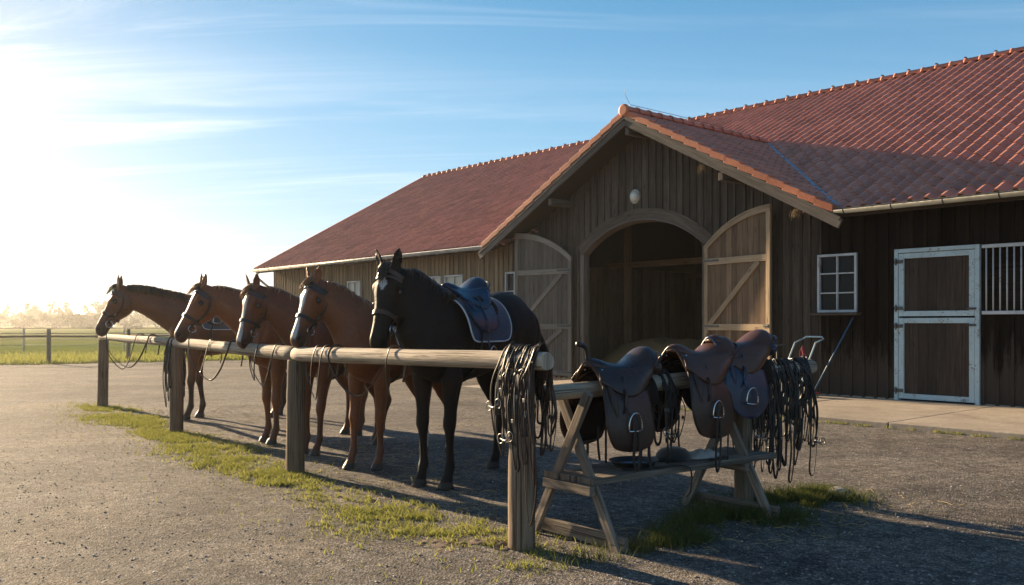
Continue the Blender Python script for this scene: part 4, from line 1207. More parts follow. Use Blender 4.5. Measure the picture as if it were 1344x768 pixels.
def build_horse(label, F, face, poll, hd, pitch, size, coat, dark, mane_mat, marks, feet=None, mane_near=False, seed=0):
    """F: midpoint of the front feet on the ground; face: body heading; poll: top of the head;
       hd: heading of the face; marks: dict of markings"""
    h = Horse(); face = V((face[0], face[1], 0)).normalized(); F = V(F); S = size
    left = V((-face.y, face.x, 0)); UPV = V((0,0,1))
    O = F - face*(.53*S)
    def B(x, y, z): return O+face*(x*S)+left*(y*S)+UPV*(z*S)
    h.B = B; h.S = S; h.face, h.left = face, left
    root = thing('horse', label, 'horse', (O.x, O.y, 0), group='horses standing tied along the hitching rail')
    mb = MB(seed)
    # trunk
    st = smooth_pts(TRUNK, 4)
    h.st = st
    mb.rings([super_ring(B(s[0], 0, (s[1]+s[2])/2), left, UPV, max(.02, s[3])*S, (s[1]-s[2])/2*S, 24, 2.25, .22) for s in st])
    # head frame
    hd = V((hd[0], hd[1], 0)).normalized(); pr = R(pitch)
    A = hd*math.cos(pr)-UPV*math.sin(pr); FN = hd*math.sin(pr)+UPV*math.cos(pr); HL = UPV.cross(hd).normalized()
    P0 = V(poll)-FN*(.05*S)
    hs = smooth_pts(HEAD, 3); HT = np.array([q[0] for q in hs])
    def hprof(t_): return [float(np.interp(t_, HT, [q[k] for q in hs])) for k in (1, 2, 3)]
    def H(t_, y, n_): return P0+A*(t_*S)+HL*(y*S)+FN*(n_*S)
    def Hs(t_, ang, off=0):     # on the head surface: ang 0 = forehead, +90 = left side, 180 = under the jaw
        tp, bt, hw = hprof(t_); a = R(ang); c = (tp+bt)/2; hh = (tp-bt)/2
        sa, ca = math.sin(a), math.cos(a); e = 2.5
        x = math.copysign(abs(sa)**(2/e), sa)*(hw+off); y = math.copysign(abs(ca)**(2/e), ca)*(hh+off)
        x *= (1-.22*max(0, y/hh*-1)) if y < 0 else 1
        return H(t_, x, c+y)
    h.H, h.Hs, h.hprof, h.A, h.FN, h.HL = H, Hs, hprof, A, FN, HL
    rg = []
    for q in hs:
        tp, bt, hw = q[1], q[2], q[3]; ring = []
        for k in range(20):
            ring.append(Hs(q[0], 360*k/20))
        rg.append(ring)
    mb.rings(rg)
    for sg in (1, -1):
        mb.ellipsoid(H(.160, sg*.092, .026), .048*S, .030*S, .022*S, M=Matrix((A, HL, FN)).transposed().to_3x3(), n=12, m=8)   # brow
        mb.ellipsoid(H(.185, sg*.084, -.140), .085*S, .036*S, .080*S, M=Matrix((A, HL, FN)).transposed().to_3x3(), n=12, m=8)   # cheek
        mb.ellipsoid(H(.31, sg*.062, -.025), .095*S, .018*S, .016*S, M=Matrix((A, HL, FN)).transposed().to_3x3(), n=10, m=7)   # cheek bone ridge
        mb.ellipsoid(H(.572, sg*.046, -.018), .034*S, .018*S, .028*S, M=Matrix((A, HL, FN)).transposed().to_3x3(), n=10, m=7)   # nostril rim
        # ears
        base = H(.010, sg*.068, .036); tip = base-A*(.165*S)+FN*(.075*S)+HL*(sg*.050*S); e = (tip-base).normalized()
        sidev = (HL*sg*.6-FN*.35); sidev = (sidev-e*sidev.dot(e)).normalized(); fr = e.cross(sidev)
        if fr.dot(FN) < 0: fr = -fr
        rr_ = []
        for f, w_ in ((0-.15, .034), (.0, .038), (.2, .046), (.42, .045), (.65, .034), (.85, .018), (1.0, .005)):
            c = base+(tip-base)*f; ring = []
            for k in range(12):
                a = 2*PI*k/12; rad = w_*S
                dpt = rad*.62*math.sin(a)
                if math.sin(a) > 0 and .05 < f < .9: dpt = rad*(.62*math.sin(a)-.95*math.sin(a)**2*.75)
                ring.append(c+sidev*(rad*math.cos(a))+fr*dpt)
            rr_.append(ring)
        mb.rings(rr_)
    mb.ellipsoid(H(.60, 0, -.088), .035*S, .034*S, .026*S, M=Matrix((A, HL, FN)).transposed().to_3x3(), n=12, m=8)  # lower lip
    # neck
    n0 = B(.38, 0, 1.20); n1 = B(.62, 0, 1.33); n3 = H(.055, 0, -.075); 
    n2 = n3+(n1-n3)*.38-A*0+UPV*(.035*S)+face*(.02*S)
    NP = smooth_pts([tuple(n0)+(.36, .21), tuple(n1)+(.305, .185), tuple((n1+n2)/2+UPV*.01)+(.240, .140), tuple(n2)+(.190, .112), tuple(n3+(n2-n3)*.35)+(.158, .098), tuple(n3)+(.125, .084)], 5)
    rg = []; h.crest = []; h.neckside = []
    for i, q in enumerate(NP):
        p = V(q[:3]); tt = (V(NP[min(i+1, len(NP)-1)][:3])-V(NP[max(0, i-1)][:3])).normalized()
        f = i/(len(NP)-1)
        upn = UPV*(1-.35*f)-V((tt.x, tt.y, 0))*.4; upn = (upn-tt*upn.dot(tt)).normalized(); sd_ = upn.cross(tt).normalized()
        if sd_.dot(left) < 0: sd_ = -sd_
        rg.append(super_ring(p, sd_, upn, q[4]*S, q[3]*S, 20, 2.0, .42))
        h.crest.append((p+upn*(q[3]*S*.97), upn, sd_, tt)); 
    mb.rings(rg)
    # shoulder, arm, haunch masses
    Mb = Matrix((face, left, UPV)).transposed().to_3x3()
    feet = feet or {}
    for sg in (1, -1):
        mb.ellipsoid(B(.50, sg*.135, 1.20), .15*S, .085*S, .27*S, M=Mb, n=16, m=11)
        mb.ellipsoid(B(.66, sg*.095, 1.08), .11*S, .085*S, .14*S, M=Mb, n=14, m=9)
        mb.ellipsoid(B(-.54, sg*.15, 1.20), .25*S, .135*S, .27*S, M=Mb, n=18, m=12)
        mb.ellipsoid(B(-.66, sg*.13, 1.07), .14*S, .10*S, .20*S, M=Mb, n=16, m=10)
        # front leg
        key = ('fl' if sg > 0 else 'fr'); dx, dy = feet.get(key, (0, 0))
        leg = [(.49, .150, 1.14, .105, .085), (.50, .150, .98, .098, .080), (.505, .148, .86, .078, .066), (.51, .143, .74, .060, .053), (.515, .140, .61, .045, .042), (.52, .138, .545, .047, .044), (.525, .137, .49, .045, .042),
               (.52, .136, .43, .034, .031), (.515, .135, .33, .029, .025), (.512, .134, .22, .030, .027), (.515, .134, .165, .039, .034), (.53, .134, .12, .034, .031), (.548, .134, .08, .036, .036), (.560, .134, .058, .045, .044), (.563, .134, .050, .050, .048), (.575, .134, .0, .064, .060)]
        def put(leg, ztop):
            rg = []
            for q in smooth_pts([l_[:3]+(l_[3]*1.0 if l_[2] > .9 else l_[3]*1.20, l_[4]*1.0 if l_[2] > .9 else l_[4]*1.26) if l_[2] > .06 else l_[:3]+(l_[3]*1.10, l_[4]*1.12) for l_ in leg], 3):
                f = max(0, (ztop-q[2])/ztop); f = f if f < 1 else 1
                c = B(q[0]+dx*f, sg*q[1]+dy*f, q[2]-.003)
                rg.append([c+face*(q[3]*S*math.cos(2*PI*k/14))+left*(q[4]*S*math.sin(2*PI*k/14)) for k in range(14)])
            mb.rings(rg)
        put(leg, 1.1)
        dx, dy = feet.get('hl' if sg > 0 else 'hr', (0, 0))
        leg = [(-.50, .135, 1.20, .20, .11), (-.47, .155, 1.02, .185, .115), (-.45, .160, .92, .15, .10), (-.475, .155, .80, .105, .075), (-.53, .150, .68, .072, .055), (-.60, .145, .58, .060, .043), (-.645, .142, .525, .058, .042), (-.645, .140, .46, .048, .038),
               (-.632, .138, .38, .036, .030), (-.625, .137, .26, .033, .028), (-.622, .136, .175, .041, .036), (-.605, .136, .125, .035, .032), (-.588, .136, .08, .037, .036), (-.575, .136, .058, .045, .044), (-.572, .136, .050, .050, .048), (-.560, .136, .0, .063, .058)]
        put(leg, 1.15)
    me = mb.mesh('tmp'); ob = bpy.data.objects.new('tmp', me); COL.objects.link(ob)
    m = ob.modifiers.new('r', 'REMESH'); m.mode = 'VOXEL'; m.voxel_size = .0125*S; m.use_smooth_shade = True
    m = ob.modifiers.new('s', 'SMOOTH'); m.factor = .5; m.iterations = 3
    dg = bpy.context.evaluated_depsgraph_get(); dg.update()
    me2 = bpy.data.meshes.new_from_object(ob.evaluated_get(dg)); bpy.data.objects.remove(ob); bpy.data.meshes.remove(me)
    me2.name = 'body'
    inv = []
    for sg in (1, -1):
        cn = np.array(H(.60, sg*.064, -.012)); cw = np.array(H(.60, sg*.030, -.012)); inv.append((cn, cw))
    # coat colours: markings that belong to the animal, plus painted shade in nostrils and mouth
    n = len(me2.vertices); co = np.empty(n*3, np.float32); me2.vertices.foreach_get('co', co); co = co.reshape(-1, 3).astype(float)
    rel = co-np.array(P0); ht = rel@np.array(A)/S; hy = rel@np.array(HL)/S; hn = rel@np.array(FN)/S
    bx = (co-np.array(O))@np.array(face)/S; by = (co-np.array(O))@np.array(left)/S; bz = co[:, 2]/S
    C = np.tile(np.array(coat, float), (n, 1)); D = np.array(dark, float)
    def blend(f, col):
        nonlocal C
        f = np.clip(f, 0, 1)[:, None]; C = C*(1-f)+np.array(col, float)[None]*f
    nz = np.array([noise.noise(V(p)*14) for p in co[:, :3]])*.5
    nz3 = np.array([noise.noise(V(p)*3.3) for p in co[:, :3]])
    if marks.get('mottle'): blend(nz3*1.2, marks['mottle'])
    inhead = (ht > -.05) & (ht < .7) & (np.abs(hy) < .13) & (hn > -.26) & (hn < .15)
    blend(np.where(inhead, np.clip((ht-.42)/.14+nz*.3, 0, 1)*.85, 0), D)               # darker muzzle
    legf = np.clip((marks.get('stock', .55)-bz)/.18+nz*.25, 0, 1)*marks.get('stockw', .6); blend(legf, D)
    if 'blaze' in marks:
        t0, t1, w0, w1, cx = marks['blaze']
        ww = w0+(w1-w0)*np.clip((ht-t0)/(t1-t0), 0, 1)
        f = np.clip((ww-np.abs(hy-cx-.008*np.sin(ht*14)))/.006+nz*1.2, 0, 1)*(hn > -.015)*(ht > t0)*(ht < t1)*inhead*np.clip((t1-ht)/.03, 0, 1)*np.clip((ht-t0)/.02, 0, 1)
        blend(f, (.50, .47, .44))
    if 'star' in marks:
        tc_, yc, wt, wy = marks['star']
        dd = np.abs((ht-tc_)/wt)+np.abs((hy-yc)/wy)
        blend(np.clip((1-dd)/.15+nz, 0, 1)*(hn > 0)*inhead, (.52, .51, .50))
    for (fx, fy, top) in marks.get('socks', []):
        f = np.clip((top-bz)/.02+nz, 0, 1)*(np.sign(by) == fy)*(np.abs(bx-fx) < .3)
        blend(f, (.55, .50, .45))
    blend((((.056-bz)/.004)), marks.get('hoof', (.045, .040, .036)))
    for sg in (1, -1):          # dark bare skin round the eye
        ec = np.array(Hs(.185, sg*72, 0)); de = np.linalg.norm(co-ec, axis=1)/(.040*S); blend(np.clip((1-de)*2.2, 0, .9), D*.5)
    # nostrils, mouth line: shade of the openings put into the colour
    for sg in (1, -1):
        dn = ((ht-.604)/.024)**2+((hn+.012)/.018)**2
        blend(np.clip(1.3-dn, 0, 1)*(hy*sg > .02)*inhead, (.004, .003, .003))
    blend(np.clip(1-np.abs(hn+.072+.0*ht)/.004, 0, 1)*(ht > .50)*inhead*.8, (.006, .005, .005))
    for sg in (1, -1):
        ec = np.array(Hs(.185, sg*72, 0)); w8 = np.clip(1-np.linalg.norm(co-ec, axis=1)/(.032*S), 0, 1)[:, None]; co = co-np.array(HL)[None]*(sg*.010*S)*w8
    for cn, cw in inv:
        d_ = np.linalg.norm(co-cn, axis=1)/(.026*S); w8 = np.clip(1-d_, 0, 1)[:, None]; co = co+(cw-cn)[None]*w8*.8
    for side in (1, -1):          # muscle grooves
        for poly, dep, wid in (([(.64, 1.50), (.68, 1.30), (.74, 1.12)], .014, .022), ([(.36, 1.42), (.28, 1.20), (.36, 1.00), (.44, .93)], .016, .030), ([(.60, 1.20), (.50, 1.05), (.44, .93)], .010, .020),
                ([(-.20, 1.42), (-.24, 1.20), (-.26, 1.02)], .016, .045), ([(-.66, 1.46), (-.60, 1.20), (-.56, .92)], .012, .022), ([(-.40, 1.25), (-.34, 1.05), (-.42, .86)], .010, .024), ([(.50, .88), (.515, .70)], .006, .012), ([(-.60, .80), (-.60, .62)], .008, .012)):
            dd = np.full(n, 9.0)
            for (x0_, z0_), (x1_, z1_) in zip(poly[:-1], poly[1:]):
                ex_, ez_ = x1_-x0_, z1_-z0_; tt_ = np.clip(((bx-x0_)*ex_+(bz-z0_)*ez_)/(ex_**2+ez_**2), 0, 1)
                dd = np.minimum(dd, np.hypot(bx-x0_-tt_*ex_, bz-z0_-tt_*ez_))
            m_ = np.exp(-(dd/wid)**2)*np.clip((by*side-.05)/.05, 0, 1)*(~inhead)*dep*S
            co = co-np.array(left)[None]*(side*m_)[:, None]
    me2.vertices.foreach_set('co', co.astype(np.float32).ravel()); me2.update()
    at = me2.color_attributes.new('coat', 'FLOAT_COLOR', 'POINT')
    at.data.foreach_set('color', np.concatenate([C, np.ones((n, 1))], 1).astype(np.float32).ravel())
    me2.transform(Matrix.Translation((-O.x, -O.y, 0)))
    body = bpy.data.objects.new('body', me2); COL.objects.link(body); body.parent = root; me2.materials.clear(); me2.materials.append(black_coat_mat if coat[0] < .03 else coat_mat)
    me2.polygons.foreach_set('use_smooth', [True]*len(me2.polygons))
    for sg in (1, -1):
        mb = MB(1); mb.ellipsoid(Hs(.185, sg*72, -.006), .026*S, .017*S, .020*S, M=Matrix((A, HL, FN)).transposed().to_3x3(), n=14, m=9)
        obj('eye', mb, eye_mat, root, smooth=True)
    # hair
    rng = random.Random(seed)
    def lock(mb, p, dirs, length, r0, wav=.01):
        pts = [V(p)]; k = 6
        for i in range(k):
            f = (i+1)/k
            d = dirs[0]*(1-f)+dirs[1]*f
            pts.append(pts[-1]+d*(length/k)+V((rng.gauss(0, wav), rng.gauss(0, wav), rng.gauss(0, wav*.4)))*.5)
        mb.tube(pts, [r0*.8, r0, r0, r0*.85, r0*.6, r0*.4, r0*.12], 5, tone=rng.random())
    mb = MB(seed+1); sidesel = -1 if not mane_near else 1
    for i in range(230):
        f = rng.uniform(.30, .985); q = f*(len(h.crest)-1); j = int(q); j = min(j, len(h.crest)-2); g_ = q-j
        p = h.crest[j][0].lerp(h.crest[j+1][0], g_); up_, sd_, tt = h.crest[j][1:]
        s_ = sidesel if rng.random() < .93 else -sidesel
        s_v = sd_*s_
        L_ = (.20+.10*math.sin(f*3.1))*S*rng.uniform(.6, 1.1)
        if s_ != sidesel: L_ *= .5
        lock(mb, p-up_*.012*S+sd_*rng.gauss(0, .008), (up_*.55+s_v*.75, s_v*.30-UPV*1.0+tt*.05), L_, .0075*S, .008)
    obj('mane', mb, mane_mat, root, smooth=True)
    mb = MB(seed+2)
    for i in range(70):
        y = rng.gauss(0, .016)
        lock(mb, H(-.02+rng.gauss(0, .012), y, .055), (FN*.75+A*.5, A*.95+FN*-.05+HL*(y*5+rng.gauss(0, .1))), rng.uniform(.13, .25)*S, .0050*S, .008)
    obj('forelock', mb, mane_mat, root, smooth=True)
    mb = MB(seed+3)
    for i in range(120):
        a = rng.uniform(0, 2*PI); q = rng.uniform(0, .028)
        p = B(-.80, 0, 1.40)+left*(q*math.cos(a)*S)+UPV*(q*math.sin(a)*S)
        lock(mb, p, (-face*1.0-UPV*.35+left*rng.gauss(0, .05), -UPV+left*rng.gauss(0, .07)-face*rng.uniform(-.1, .04)), rng.uniform(.55, .98)*S, .009*S, .012)
    obj('tail', mb, mane_mat, root, smooth=True)
    h.root = root; h.bit = Hs(.475, 104, .010)+A*.014*S-FN*.02*S
    return h

# ------------------------------------------------------------------ tack
def m_leather(name, col, rough=.42, var=.3, coat=.06, spec=.35):
    t = NT(name); co = t.co('Object'); v = t.noise(co, 7, 5, .65); s_ = t.noise(co, 55, 3, .7); cr = t.vor(co, 260)
    c = t.mix(1.0, tuple(col), t.ramp(v, [(.3, 1-var), (.7, 1+var)]), 'MULTIPLY')
    c = t.mix(t.ramp(s_, [(.60, 0), (.78, .35)]), c, tuple(min(1, q*2.2+.02) for q in col))
    t.set(Base_Color=c, Roughness=t.ramp(v, [(.25, rough+.13), (.75, max(.05, rough-.10))]), Normal=t.bump(t.math('ADD', t.math('MULTIPLY', cr, .5), s_), .22, .003))
    t.b.inputs['Coat Weight'].default_value = coat; t.b.inputs['Coat Roughness'].default_value = .25; t.b.inputs['Specular IOR Level'].default_value = spec
    return t.m
black_leather = m_leather('black_leather', (.018,.015,.014), .45)
brown_leather = m_leather('dark_brown_leather', (.034,.016,.011), .38)
worn_leather = m_leather('worn_seat_leather', (.045,.025,.021), .30, .25)
tan_leather = m_leather('reddish_leather', (.085,.033,.018), .36)
navy_leather = m_leather('navy_leather', (.012,.022,.050), .32)
bridle_brown = m_leather('bridle_brown_leather', (.060,.030,.020), .35)
felt_mat = m_plain('dark_felt', (.014,.010,.008), .95, 0, .3, 12, .4, 200, .02, 0, .1)
navy_felt = m_plain('navy_quilt', (.012,.020,.055), .9, 0, .2, 12, .5, 150, .35)
piping_mat = m_plain('white_piping', (.55,.56,.58), .7)

def strap_line(mb, pts, w_=.011, n=6, flat=.32, up=None):
    pts = [V(p) for p in pts]
    mb.tube(pts, w_, n, flat=flat, up=up)
def curve(pts, k=6): return [V(p) for p in smooth_pts([tuple(p) for p in pts], k)]
def bridle(h, label, rein_pts, strap_mat, brow_mat=None, cross=True):
    S = h.S; Hs, H = h.Hs, h.H
    root = thing('bridle', label, 'bridle', tuple(H(.2, 0, 0)), group='bridles worn by the tied horses')
    def path(name, fn, m=strap_mat, w_=.014, upf=None, k=24, parent=root):
        mb = MB(3); pts = [fn(i/k) for i in range(k+1)]
        # strap lies flat on the head: orientation = outward
        ce = [H((V(p)-H(0,0,0)).dot(h.A)/S, 0, -.06) for p in pts]
        rs_ = []
        for i, p in enumerate(pts):
            t_ = (pts[min(i+1, k)]-pts[max(0, i-1)]).normalized(); o = (p-ce[i]); o = (o-t_*o.dot(t_)).normalized(); s_ = t_.cross(o)
            rs_.append([p+s_*w_*S*a+o*.0035*S*b for a, b in ((-1, -1), (1, -1), (1, 1), (-1, 1))])
        mb.rings(rs_); return obj(name, mb, m, parent, bevel=0)
    OF = .008
    path('crown_strap', lambda f: Hs(.035+.0*f+.045*abs(f-.5)*2, -95+190*f, OF+.004), w_=.016)
    path('browband', lambda f: Hs(.085+.020*abs(f-.5)*2, -88+176*f, OF), brow_mat or strap_mat, .010)
    path('noseband', lambda f: Hs(.385+.01*math.cos(2*PI*f), 360*f-180, OF), w_=.017, k=32)
    path('throat_strap', lambda f: Hs(.06+.07*math.sin(PI*f), 80+200*f, OF+.016), w_=.010, k=28)
    for sg in (1, -1):
        path('cheek_strap', lambda f: Hs(.07+.40*f, sg*(92+10*f+4*math.sin(PI*f)), OF+.008*math.sin(PI*min(f*1.5, 1))), w_=.0135)
        mb = MB(4); c = Hs(.475, sg*104, .010)
        mb.ring_loop(c-FNv(h)*.02*S, h.A, h.FN, .041*S, .0052*S, 22, 6); rg_ = obj('bit_ring', mb, steel, root, smooth=True)
        mb = MB(5); q = Hs(.475, sg*104, .004); mb.tube([q, H(.475, sg*.01, -.095)], .006*S, 6); obj('bit', mb, steel, root, smooth=True)
        mb = MB(6); b0 = Hs(.33, sg*98, OF+.008); mb.ring_loop(b0, h.A, h.FN, .011*S, .0022*S, 12, 5); obj('buckle', mb, steel, root, smooth=True)
    for pts in rein_pts:
        mb = MB(7); cc = curve([h.bit]+[V(p) for p in pts], 7); strap_line(mb, cc, .0105, 6, .5); obj('rein', mb, strap_mat, root, smooth=True)
    return root
def FNv(h): return h.FN

# generic saddle ---------------------------------------------------------------
def make_saddle(label, frame, hw, hh, seat_mat, flap_mat, under_mat, pad=None, horn=False, group=None, stir_up=True, girth=None, scale=1.0, sz=0.0, flap_len=1.0, loose=True, stirrup_side=(1, -1), seed=0):
    """frame: (origin at the spine under the seat, forward, left, up). hw/hh: half width / drop of what it sits on"""
    O, fx, ly, uz = [V(q) for q in frame]; rng = random.Random(seed)
    k = scale
    def Q(x, y, z): return O+fx*(x*k)+ly*(y*k)+uz*(z*k)
    root = thing('saddle', label, 'saddle', tuple(O), group=group)
    def S_(x, a, off, side, drop=0):       # on the support: a = angle from the top in degrees
        ar = R(a); zz = -hh+(hh+off)*math.cos(ar); yy = side*(hw+off)*math.sin(ar)
        if a > 90:
            zz = -hh-(a-90)/90*.30; yy = side*(hw+off)
        return Q(x, yy, zz+.0)
    if pad:
        padm, pipem = pad
        for side in (1, -1):
            def outl(u, v, off=.014):
                v_ = v*v*(3-2*v)*.0+v
                x0, x1 = -.36+.02*v, .34-.05*v
                r_ = .16; vv = v
                cr = max(0, (vv-.72)/.28); back = x0+.13*(1-math.sqrt(max(0, 1-cr*cr))); frt = x1-.10*(1-math.sqrt(max(0, 1-cr*cr)))
                return S_(back+(frt-back)*u, 96*v, off+.012*math.sin(PI*min(v*1.2, 1)), side)
            mb = MB(8); mb.grid(outl, [i/22 for i in range(23)], [i/24 for i in range(25)]); obj('saddle_pad', mb, padm, root, smooth=True, solid=.014)
            mb = MB(9); pts = [outl(0, i/30, .016) for i in range(31)]+[outl(i/20, 1, .016) for i in range(1, 21)]+[outl(1, 1-i/30, .016) for i in range(1, 31)]
            mb.tube(pts, .0075, 6); obj('piping', mb, pipem, root, smooth=True)
    # panels (underside cushions)
    for side in (1, -1):
        mb = MB(10)
        def pan(u, v):
            x = -.215+.40*u; a = 12+44*v; th = .030*math.sin(PI*min(max(v*1.1, 0), 1))+.022
            return S_(x, a, th*(.6+.6*math.sin(PI*u)), side)
        mb.grid(pan, [i/14 for i in range(15)], [i/14 for i in range(15)]); obj('panel', mb, under_mat, root, smooth=True, solid=.03)
        # sweat flap and flap
        for (nm, off, x0, x1, amax, m_, th) in (('under_flap', .034, -.125, .205, 88*flap_len, under_mat, .008), ('flap', .052, -.155, .235, 94*flap_len, flap_mat, .009)):
            mb = MB(11)
            def fl(u, v, off=off, x0=x0, x1=x1, amax=amax):
                c = (x0+x1)/2+.045*math.sin(PI*v*.8); hwid = (x1-x0)/2*(.78+.26*math.sin(PI*min(1, v*1.05)*.62))
                cr = max(0, (v-.58)/.42); hwid *= math.sqrt(max(0.02, 1-cr**2.6))
                x = c+(u*2-1)*hwid
                ripple = .006*math.sin(v*7+u*3+seed)*v
                return S_(x, 16+(amax-16)*v, off+ripple+.012*math.sin(PI*v)*(1-abs(u*2-1)), side)
            mb.grid(fl, [i/22 for i in range(23)], [i/30 for i in range(31)], uvs=.5)
            fo = obj(nm, mb, m_, root, smooth=True, solid=th)
            if nm == 'flap':
                mb = MB(12); pts = [fl(0, i/40) for i in range(2, 41)]+[fl(i/12, 1) for i in range(1, 12)]+[fl(1, 1-i/40) for i in range(0, 39)]
                mb.tube(pts, .0048, 6); obj('flap_edge', mb, m_, fo, smooth=True)
                mb = MB(13)
                def roll(u, v):
                    a = 2*PI*u; return fl(.88-.10*v, .22+.40*v)+(fx*(.020*math.cos(a))+ (S_(.1, 50, 1, side)-S_(.1, 50, 0, side)).normalized()*(.018*math.sin(a)+.008))*math.sin(PI*(.06+.88*v))**.5
                mb.grid(roll, [i/10 for i in range(11)], [i/14 for i in range(15)]); obj('knee_roll', mb, m_, fo, smooth=True)
    # seat
    ST = [(.255, .060, .016, .030), (.225, .070, .030, .055), (.17, .062, .034, .078), (.09, .040, .034, .095), (.00, .028, .036, .118), (-.08, .040, .044, .135), (-.145, .068, .058, .152), (-.20, .095, .066, .150), (-.245, .108, .060, .125), (-.28, .108, .042, .082), (-.298, .106, .018, .035)]
    mb = MB(14); rg = []
    for q in smooth_pts(ST, 3):
        ring = []
        for i in range(22):
            a = 2*PI*i/22; y = math.cos(a); z = math.sin(a); 
            droop = -.30*q[3]*abs(y)**2.2
            ring.append(Q(q[0], q[3]*y, sz+q[1]+q[2]*(z if z > 0 else z*.55)+droop))
        rg.append(ring)
    mb.rings(rg); seat = obj('seat', mb, seat_mat, root, smooth=True)
    mb = MB(15)     # skirt below the seat
    for side in (1, -1):
        pass
    for side in (1, -1):
        mb = MB(16)
        def sk(u, v):
            x = .245-.43*u; hwid = .17*math.sin(PI*min(1, u*.95+.03))**.7
            y0 = .055+.085*u
            base = Q(x, side*y0, sz+.045+.06*max(0, u-.55))
            low = S_(x+.02*v, 30+22*math.sin(PI*(u*.9+.05)), .068, side)
            return base.lerp(low, v)+ (ly*side)*(.014*math.sin(PI*v))
        mb.grid(sk, [i/16 for i in range(17)], [i/10 for i in range(11)]); obj('skirt', mb, seat_mat if not pad else flap_mat, root, smooth=True, solid=.007)
    # pommel arch
    mb = MB(17)
    pts = [S_(.235, 48, .050, 1), S_(.240, 26, .058, 1), Q(.245, .045, sz+.055), Q(.25, 0, sz+.082), Q(.245, -.045, sz+.055), S_(.240, 26, .058, -1), S_(.235, 48, .050, -1)]
    mb.tube(curve(pts, 5), .0115, 8); obj('pommel', mb, flap_mat, root, smooth=True)
    # cantle roll
    mb = MB(18); pts = [Q(-.16, .168, sz+.045), Q(-.235, .15, sz+.098), Q(-.285, .08, sz+.125), Q(-.298, 0, sz+.13), Q(-.285, -.08, sz+.125), Q(-.235, -.15, sz+.098), Q(-.16, -.168, sz+.045)]
    mb.tube(curve(pts, 5), .0075, 7); obj('cantle_roll', mb, flap_mat, root, smooth=True)
    mb = MB(19); mb.ellipsoid(Q(-.235, 0, sz+.035), .085*k, .15*k, .06*k, M=Matrix((fx, ly, uz)).transposed().to_3x3()); obj('rear_panel', mb, flap_mat, root, smooth=True)
    if horn:
        mb = MB(20); mb.tube(curve([Q(.235, 0, sz+.06), Q(.245, 0, sz+.12), Q(.262, 0, sz+.165), Q(.30, 0, sz+.185), Q(.335, 0, sz+.188)], 4), [.022]*4+[.018]*5+[.017]*4+[.020]*3+[.014], 10)
        obj('horn', mb, black_leather, root, smooth=True)
    mb = MB(21)
    for side in (1, -1):
        mb.ellipsoid(Q(.20, side*.075, sz+.03), .011, .011, .011, n=10, m=6)
    obj('stud', mb, steel, seat, smooth=True)
    # stirrups
    for side in stirrup_side:
        xs_ = .075; a_end = 66 if stir_up else 108
        mb = MB(22); pts = [S_(xs_+.004*j, 30+(a_end-30)*j/14, .078+.010*math.sin(j), side) for j in range(15)]
        mb.tube(pts, .0125, 6, flat=.28, up=(S_(xs_, 60, 1, side)-S_(xs_, 60, 0, side)).normalized()); le = obj('stirrup_leather', mb, flap_mat, root, smooth=True)
        c0 = S_(xs_+.05*0, a_end, .088, side); out = (ly*side)
        mb = MB(23); iw, ih = .058, .115
        ir = []
        for i in range(25):
            f = i/24*2-1
            ir.append(c0+fx*(iw*math.sin(f*1.75)/math.sin(1.75)*(1 if abs(f) < 2 else 1))*1.0+uz*(-(abs(f)**1.8)*ih)+out*(.006))
        mb.tube(ir, .0055, 7)
        b0, b1 = ir[0], ir[-1]
        mb.tube([b0, b0.lerp(b1, .5)-uz*.004, b1], [.011]*3, 6, flat=.6, up=uz); obj('stirrup_iron', mb, steel, root, smooth=True)
        if loose:
            mb = MB(24); L_ = rng.uniform(.20, .34)
            c1 = c0-uz*.02; pts = [c1+out*.012, c1+fx*.012-uz*ih*.9+out*.014, c1+fx*.02-uz*(ih+L_*.6)+out*.01, c1+fx*.005-uz*(ih+L_)+out*.006, c1-fx*.03-uz*(ih+L_*1.02)+out*.0, c1-fx*.045-uz*(ih+L_*.6)-out*.0, c1-fx*.030-uz*ih*.8+out*.004]
            strap_line(mb, curve(pts, 5), .0125, 6, .28, up=out); obj('girth_strap', mb, black_leather, root, smooth=True)
            for j in range(2):
                mb = MB(25); a0 = S_(-.02-.07*j, 80, .03, side)
                strap_line(mb, curve([a0, a0-uz*(.12+.03*j), a0-uz*(.24+.04*j)+fx*rng.gauss(0, .015)], 4), .011, 6, .28, up=out); obj('girth_strap', mb, black_leather, root, smooth=True)
    if girth:
        mb = MB(26); pts = [S_(.14, 60+30*j/4, .030, 1) for j in range(5)]+[girth(j/12) for j in range(13)]+[S_(.14, 90-30*j/4, .030, -1) for j in range(5)]
        mb.tube(pts, .033, 8, flat=.22, up=None); obj('girth', mb, black_leather, root, smooth=True)
    return root

chest_coat, chest_dark = (.140, .038, .013), (.035, .014, .008)
red_coat, red_dark = (.205, .058, .018), (.045, .018, .010)
bay_coat, bay_dark = (.135, .044, .018), (.018, .011, .009)
black_coat, black_dark = (.0065, .0045, .004), (.005, .004, .004)
ginger_hair = m_hair('ginger_hair', (.26,.10,.035), (.52,.27,.10))
dark_hair = m_hair('dark_brown_hair', (.020,.012,.009), (.055,.03,.018))
black_hair = m_hair('black_hair', (.010,.008,.007), (.05,.025,.013))
def px(x, y, D): return V(((x-672)/1175*D, D, 1.4+(425-y)/1175*D))

